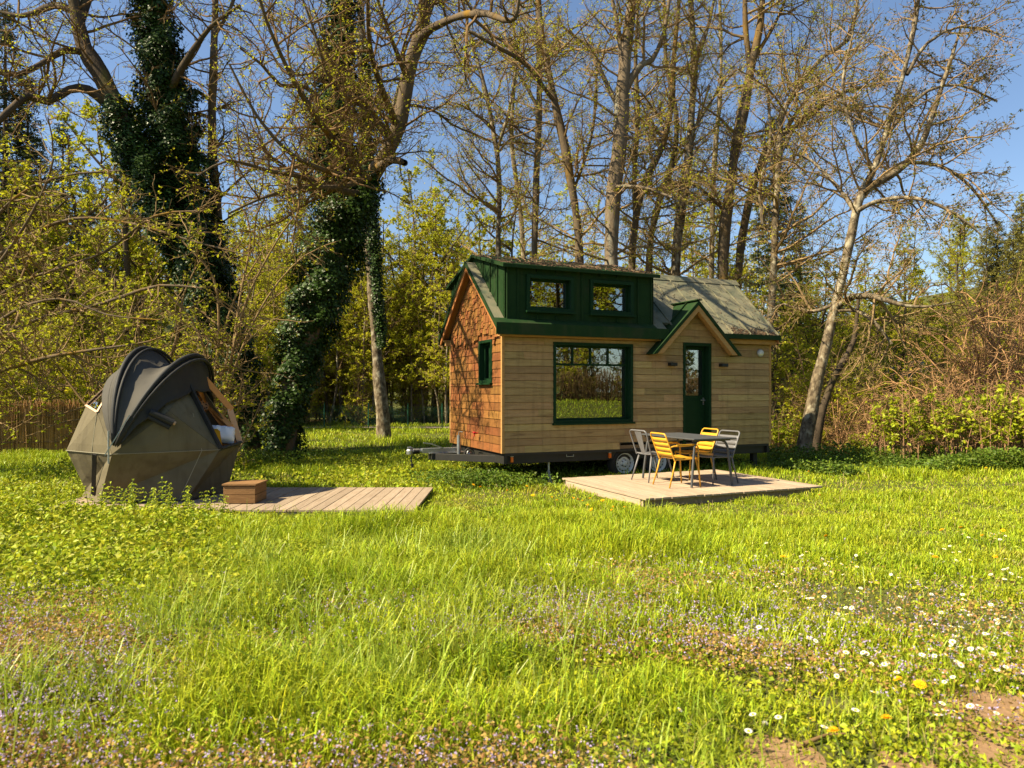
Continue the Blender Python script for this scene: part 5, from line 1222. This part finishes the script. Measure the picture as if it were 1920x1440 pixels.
# ------------------------------------------------------------------ fences
m_reed = M("dry_reed", (0.44, 0.26, 0.095), (0.28, 0.15, 0.055), scale=2, rough=.9, island=.35)
def reed_fence(name, p, q, h, lab, cat, n, mat, rr=.009, lean=.03):
    root = empty(name, (p[0], p[1], 0)); tag(root, lab, cat); rng = np.random.default_rng(n)
    t = np.sort(rng.random(n)); x = (q[0] - p[0]) * t; y = (q[1] - p[1]) * t + rng.normal(0, .025, n); z0 = ground_z(p[0] + x, p[1] + y) - .05
    hh = h * rng.uniform(.90 - lean * 1.6, 1.06, n); b = np.stack([x, y, z0], 1); tp = b + np.stack([rng.normal(0, lean, n), rng.normal(0, lean, n), hh], 1); m = (b + tp) / 2 + rng.normal(0, .012, (n, 3))
    a = Acc(); P = np.stack([b, m, tp], 1); a.add(*tubes(P, rng.uniform(.6, 1.3, (n, 1)) * rr * np.ones((1, 3)), 4)); np_obj("canes", a.mesh("canes", mat, False), root)
    for f in (.25, .75):
        mb = MB(); mb.tube([(x[i], y[i] - .04, z0[i] + h * f) for i in range(0, n, max(1, n // 24))], .012, 6); mb.build("binding_rail", m_twig, root)
    return root
reed_fence("reed_fence", (X(-140, 17.2), 17.2), (X(150, 18.2), 18.2), 1.35, "brown reed screen fence standing behind the dome tent", "fence", 900, m_reed)
reed_fence("brushwood_fence", (10.5, -3.5), (19.5, 8.5), 1.35, "brown brushwood fence mirrored in the big window", "fence", 1500, m_twig, .011, .22)
m_gpost = M("green_fence_post", (0.015, 0.10, 0.05), rough=.5)
wf = empty("wire_fence", (0, 29.4, 0)); tag(wf, "thin green wire mesh fence on slim posts along the path left of the house", "fence")
for px in (452, 530, 608, 691, 765, 829, 900):
    mb = MB(); x = X(px, 29.4); z = float(ground_z(x, 29.4)); mb.tube([(x, 0, z - .1), (x, 0, z + 1.05)], .024, 8); mb.lathe([(.026, 0), (.026, .02), (0, .03)], (x, 0, z + 1.05), n=8); mb.build("post", m_gpost, wf)
x0, x1 = X(452, 29.4), X(900, 29.4); n = int((x1 - x0) / .11); a = Acc(); seg = []
for k in range(n):
    for sgn in (-1, 1):
        xa = x0 + k * .11; xb = xa + sgn * .9
        if x0 < xb < x1: seg.append([[xa, 0, ground_z(xa, 29.4) + .05], [(xa + xb) / 2, .0, ground_z(xa, 29.4) + .5], [xb, 0, ground_z(xb, 29.4) + .95]])
seg = np.array(seg, float); a.add(*tubes(seg, np.full(seg.shape[:2], .0022), 3)); np_obj("mesh", a.mesh("mesh", m_gpost, False), wf)
# trees mirrored in the windows
for k in range(26):
    t = u_(0, 1); put(bushes[k % 4], 11.6 + 9 * t + u_(0, 3), -4.5 + 12 * t, u_(.8, 1.3), u_(0, 6.28), "bush beyond the brushwood fence, seen only in the window reflections", "bush", "bushes mirrored in the windows")
for k, (x, y, s) in enumerate(((17, 3, 1.1), (20, 8, 1.2), (14, -5, 1.1), (21, -2, 1.2), (17, -9, 1.2), (24, 4, 1.3), (26, 10, 1.3), (12, -8, 1.1), (18, -1, 1.0), (22, -8, 1.3), (15.5, 0, .9))):
    put(leafy[k % 4], x, y, s, u_(0, 6.28), "leafy tree beyond the brushwood fence, seen only in the window reflections", "tree", "trees mirrored in the windows")

# ------------------------------------------------------------------ parked car glimpsed through the bushes on the right
m_car = M("dark_car_paint", (0.02, 0.03, 0.036), rough=.25, spec=.6)
m_cglass = M("car_glass", (0.03, 0.05, 0.055), rough=.08, spec=.8)
cy = 33.0; cx = X(1690, cy); cz = float(at(1690, 712, cy)[2]) - .62
car = empty("parked_car", (cx, cy, cz)); car.rotation_euler = (0, 0, R(8)); tag(car, "dark parked car half hidden behind the bank's bushes", "car")
prof = [(-2.0, .35), (-1.98, .72), (-1.85, .85), (-1.15, .95), (-.55, 1.38), (.1, 1.45), (.9, 1.40), (1.55, .98), (1.95, .86), (2.0, .4)]
mb = MB(); mb.prism([(x, -.82, z) for x, z in prof], (0, 1.64, 0)); mb.build("body", m_car, car, bevel=.06)
mb = MB(); mb.prism([(x, -.824, z) for x, z in ((-1.0, .97), (-.52, 1.34), (.1, 1.40), (.85, 1.35), (1.35, .99))], (0, .01, 0)); mb.build("side_window", m_cglass, car)
mb = MB(); mb.bar((-1.13, 0, .975), (-.57, 0, 1.385), 1.4, .02, (-.6, 0, .8)); mb.build("windscreen", m_cglass, car)
for x in (-1.25, 1.25):
    for y in (-.74, .74): mb = MB(); mb.lathe([(.0, .09), (.18, .09), (.28, .07), (.31, .0), (.28, -.08)], (x, y, .31), (0, -1 if y < 0 else 1, 0), 24); mb.build("wheel", m_rubber, car, smooth=True)
mb = MB(); mb.box(-2.02, -1.9, -.7, -.4, .66, .78); mb.box(-2.02, -1.9, .4, .7, .66, .78); mb.build("headlight", m_lamp, car)

# ------------------------------------------------------------------ meadow: grass, weeds and flowers
g_ = np.random.default_rng(909)
def house_local(x, y):
    c, s = math.cos(HTH), math.sin(HTH); a = x - HA[0]; b = y - HA[1]; return a * c + b * s, -a * s + b * c
def blocked(x, y, m=0.0):
    hx, hy = house_local(x, y)
    d1 = (x > -6.1 - m) & (x < -1.27 + m) & (y > 8.88 - m) & (y < 11.0 + m)
    d2 = (hx > dx0 - m) & (hx < dx1 + m) & (hy > dy0 - m) & (hy < dy1 + m)
    return d1 | d2
BARE = [(1.05, 2.83, .17), (2.22, 3.3, .24), (-.24, 3.3, .13), (1.55, 2.75, .12), (1.95, 2.9, .18)]
def bare(x, y):
    o = np.zeros(len(x))
    for bx_, by_, r in BARE: o = np.maximum(o, 1 - np.hypot(x - bx_, (y - by_) * .9) / (r * (1 + .5 * gn(x, y, 6))))
    return np.clip(o * 1.5, 0, .93)
def scatter(n, y0, y1, power, xk=.80, xo=1.9):
    """more per square metre near the camera, thinning with distance"""
    u = g_.random(n); e = 2 - power; y = (y0 ** e + u * (y1 ** e - y0 ** e)) ** (1 / e); x = g_.uniform(-1, 1, n) * (xk * y + xo); return x, y
def blades(x, y, h, w, bend, z0=None, tilt=.35):
    n = len(x); z = ground_z(x, y) if z0 is None else z0; az = g_.uniform(0, 6.28, n); fa = az + g_.normal(0, .6, n)
    d = np.stack([np.cos(az), np.sin(az), 0 * az], 1); s = np.stack([-np.sin(fa), np.cos(fa), 0 * fa], 1) * (w / 2)[:, None]
    p0 = np.stack([x, y, z - .01], 1); up = np.array([0, 0, 1.0])
    p1 = p0 + d * (bend * h * .16)[:, None] + up * (h * .45)[:, None]
    p2 = p0 + d * (bend * h * .48)[:, None] + up * (h * .80)[:, None]
    p3 = p0 + d * (bend * h * .95)[:, None] + up * (h * (1.0 - .22 * bend))[:, None]
    V = np.stack([p0 - s, p0 + s, p1 + s * .9, p1 - s * .9, p2 + s * .62, p2 - s * .62, p3], 1).reshape(-1, 3); b = np.arange(n)[:, None] * 7
    Q = np.concatenate([b + np.array([[0, 1, 2, 3]]), b + np.array([[3, 2, 4, 5]])]); return V, Q, b + np.array([[5, 4, 6]])
class Bl:
    def __init__(s): s.v = []; s.q = []; s.t = []; s.n = 0
    def add(s, V, Q=None, T=None):
        s.v.append(V); s.n0 = s.n
        if Q is not None: s.q.append(Q + s.n)
        if T is not None: s.t.append(T + s.n)
        s.n += len(V)
    def obj(s, name, mat, lab):
        me = np_mesh(name, np.concatenate(s.v), quads=np.concatenate(s.q) if s.q else None, tris=np.concatenate(s.t) if s.t else None, mats=[mat])
        return tag(np_obj(name, me), lab, name.replace("_", " "), kind="stuff")
m_grass = M("sunlit_meadow_grass", (0.265, 0.36, 0.014), (0.37, 0.41, 0.018), scale=0.9, rough=.45, spec=.25, island=.5, hue=.026, trans=.24, c3=(0.42, 0.35, 0.05), s3=.7, t3=.66)
m_long = M("long_blue_green_grass", (0.28, 0.37, 0.035), (0.36, 0.42, 0.04), scale=1.2, rough=.4, spec=.35, island=.35, hue=.02, trans=.35)
m_weed = M("meadow_weeds", (0.26, 0.33, 0.016), (0.38, 0.39, 0.02), scale=1.3, rough=.5, spec=.25, island=.42, hue=.025, trans=.35)
m_gi = M("purple_tinged_weeds", (0.36, 0.21, 0.08), (0.38, 0.28, 0.06), scale=2, rough=.6, spec=.15, island=.45, hue=.03, trans=.35)
m_lav = M("lavender_flowers", (0.42, 0.36, 0.62), (0.52, 0.38, 0.56), scale=2, rough=.7, spec=.1, island=.25, trans=.3)
m_straw = M("dry_straw", (0.42, 0.32, 0.14), (0.34, 0.24, 0.10), scale=3, rough=.8, island=.3, trans=.2)
G = Bl(); tall = lambda x, y: np.exp(-((x + .25 * y * .35) / (.32 * y + .5)) ** 2) * sstep(2.4, 4.5, y) * (1 - sstep(7.5, 9.5, y))
for (n, y0, y1, pw, ws) in ((115000, 2.2, 5.5, .6, 1.55), (225000, 5.5, 10.5, .8, 1.7), (185000, 10.5, 18, .9, 2.4), (120000, 18, 34, 1.0, 4.2)):
    x, y = scatter(n, y0, y1, pw); hx, hy = house_local(x, y)
    under = (hx > .1) & (hx < 5.7) & (hy > .25) & (hy < 2.6)
    keep = ~blocked(x, y, -.02) & (g_.random(n) > bare(x, y)) & ~(under & (g_.random(n) < .7)) & (np.abs(y - 30.5 - .02 * x) > .6)
    lump = np.clip(1 + .55 * gn(x, y, 1.7, 2) + .5 * gn(x, y, 5, 1), .25 + .35 * sstep(7, 10, y), 2.6)
    gi_ = (1 - sstep(3.6, 5.4, y)) * (1 - .75 * sstep(.25, .5, x / y)) * (gn(x, y, 1.8, 7) > -.4)
    keep &= g_.random(n) < np.clip(.45 + .5 * lump, 0, 1) * (1 - .72 * gi_); x, y, lump = x[keep], y[keep], lump[keep]
    h = (.060 + .115 * tall(x, y) + .03 * sstep(11, 14, y)) * lump * g_.uniform(.55, 1.35, len(x))
    G.add(*blades(x, y, h, g_.uniform(.0028, .0062, len(x)) * ws, g_.gamma(2.2, .28, len(x)).clip(0, 1.6)))
x = g_.uniform(-10, 22, 50000); y = g_.uniform(-9, 2.2, 50000); G.add(*blades(x, y, g_.uniform(.05, .14, 50000), g_.uniform(.008, .018, 50000), g_.uniform(.1, .9, 50000)))
x = g_.uniform(1, 24, 70000); y = g_.uniform(1.8, 16, 70000); kp = (x > .8 * y + .5) & (x < 24); x, y = x[kp], y[kp]; G.add(*blades(x, y, g_.uniform(.05, .14, len(x)), g_.uniform(.010, .02, len(x)), g_.uniform(.1, .9, len(x))))
G.obj("grass", m_grass, "bright yellow green short meadow grass covering the whole clearing")
# bare trodden soil
m_bare = M("bare_soil", (0.30, 0.19, 0.105), (0.19, 0.115, 0.06), scale=9, rough=.95, spec=.05, bump=.6, bscale=40)
for (bx_, by_, r) in BARE:
    t = np.arange(28) * 2 * np.pi / 28; rr2 = r * 1.1 * (1 + .25 * gn(np.cos(t) * 2 + bx_, np.sin(t) * 2 + by_, 1.3)); vx = np.concatenate([[bx_], bx_ + rr2 * .5 * np.cos(t), bx_ + rr2 * np.cos(t)]); vy = np.concatenate([[by_], by_ + rr2 * .5 * np.sin(t), by_ + rr2 * np.sin(t)])
    vz = ground_z(vx, vy) + .006; k = np.arange(28); k2 = (k + 1) % 28
    tag(np_obj("bare_soil", np_mesh("bare_soil", np.stack([vx, vy, vz], 1), quads=np.stack([1 + k, 29 + k, 29 + k2, 1 + k2], 1), tris=np.stack([0 * k, 1 + k, 1 + k2], 1), mats=[m_bare], smooth=True)), kind="structure")
# long tufts
Lg = Bl()
tufts = [(480, 1040, 90, .36), (430, 1130, 80, .34), (690, 1060, 90, .30), (860, 1000, 80, .30), (930, 1010, 90, .32), (600, 1140, 90, .32), (720, 1250, 120, .30), (690, 1290, 90, .28), (870, 1200, 80, .34), (330, 1170, 100, .36), (980, 1090, 70, .28), (30, 1270, 90, .30), (130, 1330, 60, .3),
         (1310, 1330, 80, .16), (1030, 1300, 60, .2), (560, 1240, 60, .3), (770, 1140, 80, .3), (1080, 1160, 60, .3), (1000, 1220, 60, .26), (820, 1090, 70, .3), (540, 1080, 80, .34), (740, 1010, 70, .3), (900, 1130, 60, .3), (250, 1260, 50, .3), (1160, 1100, 50, .22), (1350, 1420, 70, .16), (1640, 1310, 50, .12), (1900, 1180, 70, .14), (590, 965, 14, .30), (905, 960, 40, .26), (1390, 1130, 30, .2), (640, 1010, 70, .3), (350, 1080, 50, .3)]
for (px, py, n, h) in tufts:
    Y = FPX * 1.45 / (py + 25 - HORIZ); cx_, cy_ = X(px, Y), Y; r = g_.uniform(.10, .24)
    x = cx_ + g_.normal(0, r, n * 2); y = cy_ + g_.normal(0, r, n * 2)
    Lg.add(*blades(x, y, 1.2 * h * g_.uniform(.45, 1.1, n * 2), g_.uniform(.004, .008, n * 2) * max(1, Y / 5), g_.gamma(3, .24, n * 2).clip(0, 1.5)))
x, y = scatter(28000, 2.3, 9.5, .5); kp = (g_.random(len(x)) < .85 * tall(x, y)) & ~blocked(x, y, .0) & (gn(x, y, 2.1, 3) > -.1); x, y = x[kp], y[kp]
Lg.add(*blades(x, y, g_.uniform(.12, .30, len(x)), g_.uniform(.003, .006, len(x)) * np.maximum(1, y / 5), g_.gamma(3, .24, len(x)).clip(0, 1.5)))
Lg.obj("long_grass", m_long, "longer blue green grass tufts across the middle of the meadow")
x, y = scatter(9000, 2.3, 13, .9); kp = ~blocked(x, y); x, y = x[kp], y[kp]; S = Bl(); S.add(*blades(x, y, g_.uniform(.03, .16, len(x)), g_.uniform(.002, .004, len(x)) * np.maximum(1, y / 5), g_.uniform(.3, 1.6, len(x))))
S.obj("dry_grass", m_straw, "dry straw coloured stalks scattered through the meadow grass")
# broad-leaved weeds
Wd = Bl()
def leafmass(B, x, y, hmax, size, flat=.45):
    z = ground_z(x, y) + hmax * g_.random(len(x)) ** .8; V, Q = leaf_quads(np.stack([x, y, z], 1), size, g_, flat=flat, aspect=.75, hang=.1); B.add(V, Q)
x, y = scatter(155000, 2.2, 11, .75); lef = sstep(-.05, -.42, x / y) * sstep(3.5, 6.5, y); near = 1 - sstep(4.2, 6.2, y)
pr = np.clip(.9 * lef + .85 * near * (gn(x, y, 1.3, 4) > -.45) + .14, 0, 1) * (1 - bare(x, y)); kp = (g_.random(len(x)) < pr) & ~blocked(x, y, .03)
x, y, lef = x[kp], y[kp], lef[kp]
leafmass(Wd, x, y, (.06 + .17 * lef * np.clip(1 + .7 * gn(x, y, 1.9, 5), .2, 2)), g_.uniform(.018, .038, len(x)) * (1 + .8 * lef))
x, y = scatter(26000, 10.8, 17, .6); kp = (x / y < -.05) & ~blocked(x, y, .02) & (gn(x, y, 1.2, 6) > -.3); leafmass(Wd, x[kp], y[kp], .22, g_.uniform(.04, .08, kp.sum()))
Wd.obj("meadow_weeds", m_weed, "low broad leaved weeds, thickest on the left in front of the dome tent")
# dark undergrowth beside and under the house, and the leafy strip before the knotweed
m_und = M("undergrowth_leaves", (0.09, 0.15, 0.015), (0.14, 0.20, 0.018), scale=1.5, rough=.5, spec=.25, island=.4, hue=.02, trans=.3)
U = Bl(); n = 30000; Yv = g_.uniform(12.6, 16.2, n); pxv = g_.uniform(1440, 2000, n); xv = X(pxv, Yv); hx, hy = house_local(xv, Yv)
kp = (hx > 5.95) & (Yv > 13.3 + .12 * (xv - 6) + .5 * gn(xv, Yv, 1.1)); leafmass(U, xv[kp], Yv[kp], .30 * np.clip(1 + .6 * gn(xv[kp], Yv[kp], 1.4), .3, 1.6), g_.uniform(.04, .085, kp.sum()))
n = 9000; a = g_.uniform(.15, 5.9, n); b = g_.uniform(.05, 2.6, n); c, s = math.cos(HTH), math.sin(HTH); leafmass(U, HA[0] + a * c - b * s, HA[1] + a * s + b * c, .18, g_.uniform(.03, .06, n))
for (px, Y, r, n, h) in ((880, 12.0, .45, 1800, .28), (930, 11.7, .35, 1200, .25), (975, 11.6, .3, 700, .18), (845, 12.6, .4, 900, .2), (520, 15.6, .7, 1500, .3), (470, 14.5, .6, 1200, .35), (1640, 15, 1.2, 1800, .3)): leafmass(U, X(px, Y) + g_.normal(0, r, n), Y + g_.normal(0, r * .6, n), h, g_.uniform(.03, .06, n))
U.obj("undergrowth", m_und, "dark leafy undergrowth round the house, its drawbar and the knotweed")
# purple-tinged ground ivy with lavender flowers, nearest the camera and right of the middle
Gi = Bl(); x, y = scatter(300000, 2.2, 7.6, .7); f1 = (1 - sstep(3.8, 5.8, y)) * (1 - .75 * sstep(.25, .5, x / y)); f1 = np.maximum(f1, 1 - sstep(2.9, 3.5, y)); f2 = np.exp(-((x / y - .24) / .17) ** 2) * np.exp(-((y - 4.9) / 1.0) ** 2)
den = np.clip(1.1 * f1 + .6 * f2, 0, 1) * np.clip(.75 + .6 * gn(x, y, 1.8, 7), 0, 1) * (1 - bare(x, y)); kp = g_.random(len(x)) < den; x, y = x[kp], y[kp]
leafmass(Gi, x, y, .11 * np.clip(1 + .5 * gn(x, y, 3, 8), .3, 1.6), g_.uniform(.013, .028, len(x)), .3); Gi.obj("ground_ivy", m_gi, "reddish purple tinged ground weeds nearest the camera")
Lv = Bl(); k2 = g_.random(len(x)) < .20; x, y = x[k2], y[k2]; z = ground_z(x, y) + g_.uniform(.06, .15, len(x))
P = np.repeat(np.stack([x, y, z], 1), 3, 0) + g_.normal(0, .006, (len(x) * 3, 3)); V, Q = leaf_quads(P, g_.uniform(.007, .014, len(P)), g_, flat=.2, aspect=.8); Lv.add(V, Q)
Lv.obj("lavender_flowers", m_lav, "tiny lavender flowers over the ground weeds nearest the camera")
# daisies and dandelions, each its own flower
m_daisy = M("white_petals", (0.80, 0.78, 0.74), rough=.6, spec=.1, trans=.2); m_eye = M("yellow_petals", (0.85, 0.48, 0.01), (0.78, 0.38, 0.005), scale=60, rough=.7, spec=.1)
m_stem = M("flower_stem", (0.12, 0.18, 0.03), rough=.6)
def daisy():
    mb = MB(); mb.tube([(0, 0, -.02), (.004, .002, .05), (0, 0, .085)], .0012, 4, m=2)
    for k in range(13):
        a = 2 * math.pi * k / 13; c, s = math.cos(a), math.sin(a); b = a + .2; mb.add([(0, 0, .085), (.010 * math.cos(a - .22), .010 * math.sin(a - .22), .088), (.0135 * c, .0135 * s, .0875), (.010 * math.cos(b), .010 * math.sin(b), .0875)], [(0, 1, 2, 3)], 0)
    mb.lathe([(.0045, .086), (.0042, .0895), (.0, .091)], (0, 0, 0), n=8, m=1); return mb.build("daisy", [m_daisy, m_eye, m_stem])
def dandelion():
    mb = MB(); mb.tube([(0, 0, -.02), (.006, .002, .06), (0, 0, .12)], .0018, 4, m=1)
    for r, z, n in ((.021, .121, 16), (.017, .127, 13), (.011, .132, 9)):
        for k in range(n):
            a = 2 * math.pi * (k + r * 50) / n; mb.add([(0, 0, .119), (r * .8 * math.cos(a - .18), r * .8 * math.sin(a - .18), z), (r * math.cos(a), r * math.sin(a), z + .001), (r * .8 * math.cos(a + .18), r * .8 * math.sin(a + .18), z)], [(0, 1, 2, 3)], 0)
    return mb.build("dandelion", [m_eye, m_stem])
def strew(proto_, spots, lab, cat, grp, sc0):
    first = True
    for (px, py) in spots:
        Y = FPX * 1.42 / (py - HORIZ); x = X(px, Y)
        if blocked(np.array([x]), np.array([Y]), .02)[0]: continue
        o = proto_ if first else proto_.copy()
        if not first: COL.objects.link(o)
        first = False
        o.location = (x, Y, float(ground_z(x, Y)) + g_.uniform(-.005, .045)); s = sc0 * g_.uniform(.8, 1.25); o.scale = (s, s, g_.uniform(.75, 1.15)); o.rotation_euler = (g_.normal(0, .3), g_.normal(0, .3), g_.uniform(0, 6.28)); tag(o, lab, cat, grp)
ds = []
for (px, py, n, sx, sy) in ((1325, 1100, 16, 28, 12), (1225, 1030, 8, 30, 12), (1450, 1040, 12, 60, 16), (1570, 1045, 14, 60, 12), (1640, 1090, 12, 70, 20), (1780, 1032, 8, 22, 10), (1845, 1000, 12, 22, 6), (1560, 1240, 9, 60, 14), (1790, 1235, 26, 55, 22), (1690, 1130, 14, 80, 20), (1850, 1150, 16, 40, 26), (1540, 1130, 12, 70, 20), (1380, 1085, 8, 70, 25), (1100, 1060, 7, 60, 16), (1890, 1060, 8, 30, 20), (1450, 1350, 10, 120, 30), (1750, 1330, 8, 90, 40), (1350, 1010, 8, 50, 8), (1200, 1000, 6, 60, 10), (1600, 1180, 10, 120, 20)):
    ds += [(g_.normal(px, sx), g_.normal(py, sy)) for _ in range(int(n * 1.28))]
strew(daisy(), ds, "small white daisy with a yellow eye standing in the short meadow grass", "daisy", "daisies in the meadow", 1.15)
dd = [(1070, 926), (1084, 931), (1095, 934), (1104, 938), (1112, 930), (1120, 941), (1131, 935), (1146, 944), (1160, 948), (1172, 944), (1188, 952), (1000, 918), (1030, 922), (1046, 928), (905, 906), (882, 900), (985, 906), (955, 912), (1196, 956), (1280, 962), (1775, 994), (1808, 986), (1850, 1003), (1884, 993), (1866, 1055), (1752, 1052), (1468, 1048), (1905, 1265), (1668, 1378), (1578, 1422), (1560, 1006), (1535, 925), (1520, 880), (1850, 872), (1700, 1290), (1722, 1292)]
strew(dandelion(), dd, "yellow dandelion flower in the meadow grass", "dandelion", "dandelions in the meadow", 1.15)
# nettles in front of the dome tent
def nettle():
    rng = g_; root = empty("nettle_plant"); a = Acc(); lv = []
    for k in range(4):
        b = rng.normal(0, .06, 2); h = rng.uniform(.26, .46); P = np.array([[b[0], b[1], -.03], [b[0] * 1.2, b[1] * 1.2, h * .5], [b[0] * 1.7, b[1] * 1.7, h]])
        a.add(*tubes(P[None], np.array([[.004, .0035, .002]]), 5))
        for j in range(8):
            f = .25 + .75 * j / 7; p = P[0] * (1 - f) + P[2] * f; az = j * 1.57 + rng.uniform(-.3, .3)
            for sgn in (0, math.pi):
                d = np.array([math.cos(az + sgn), math.sin(az + sgn), -.15]); s = np.array([-d[1], d[0], 0]); l = .085 * (1.25 - .8 * f) * rng.uniform(.8, 1.2)
                lv.append([p, p + d * l * .4 + s * l * .32 + [0, 0, .008], p + d * l + [0, 0, -.01], p + d * l * .4 - s * l * .32 + [0, 0, .008]])
    np_obj("stems", a.mesh("stems", m_stem), root); V = np.array(lv).reshape(-1, 3); np_obj("leaves", np_mesh("leaves", V, quads=np.arange(len(V)).reshape(-1, 4), mats=[m_weed]), root); return root
nt_ = [nettle() for _ in range(3)]
for k, (px, Y) in enumerate(((200, 8.75), (222, 8.7), (246, 8.72), (262, 8.6), (285, 8.65), (312, 8.6), (336, 8.5), (362, 8.45), (392, 8.55), (408, 8.4), (180, 8.6), (150, 8.7), (230, 8.4), (300, 8.3), (120, 8.5), (350, 8.2), (60, 8.4), (90, 8.9))):
    put(nt_[k % 3], X(px, Y), Y, g_.uniform(.75, 1.15), g_.uniform(0, 6.28), "leafy nettle growing along the front edge of the dome tent's deck", "nettle", "nettles before the dome tent")
mb = MB(); mb.tube([(0, 0, .015), (.12, .05, .03), (.22, .12, .02), (.34, .15, .03)], [.009, .008, .006, .004], 6); mb.tube([(.16, .08, .025), (.22, .04, .05)], .004, 5)
o = mb.build("fallen_stick", m_twig, smooth=True); o.location = (X(1495, 2.95), 2.95, float(ground_z(1.19, 2.95))); tag(o, "fallen brown stick lying on the bare soil nearest the camera", "stick")
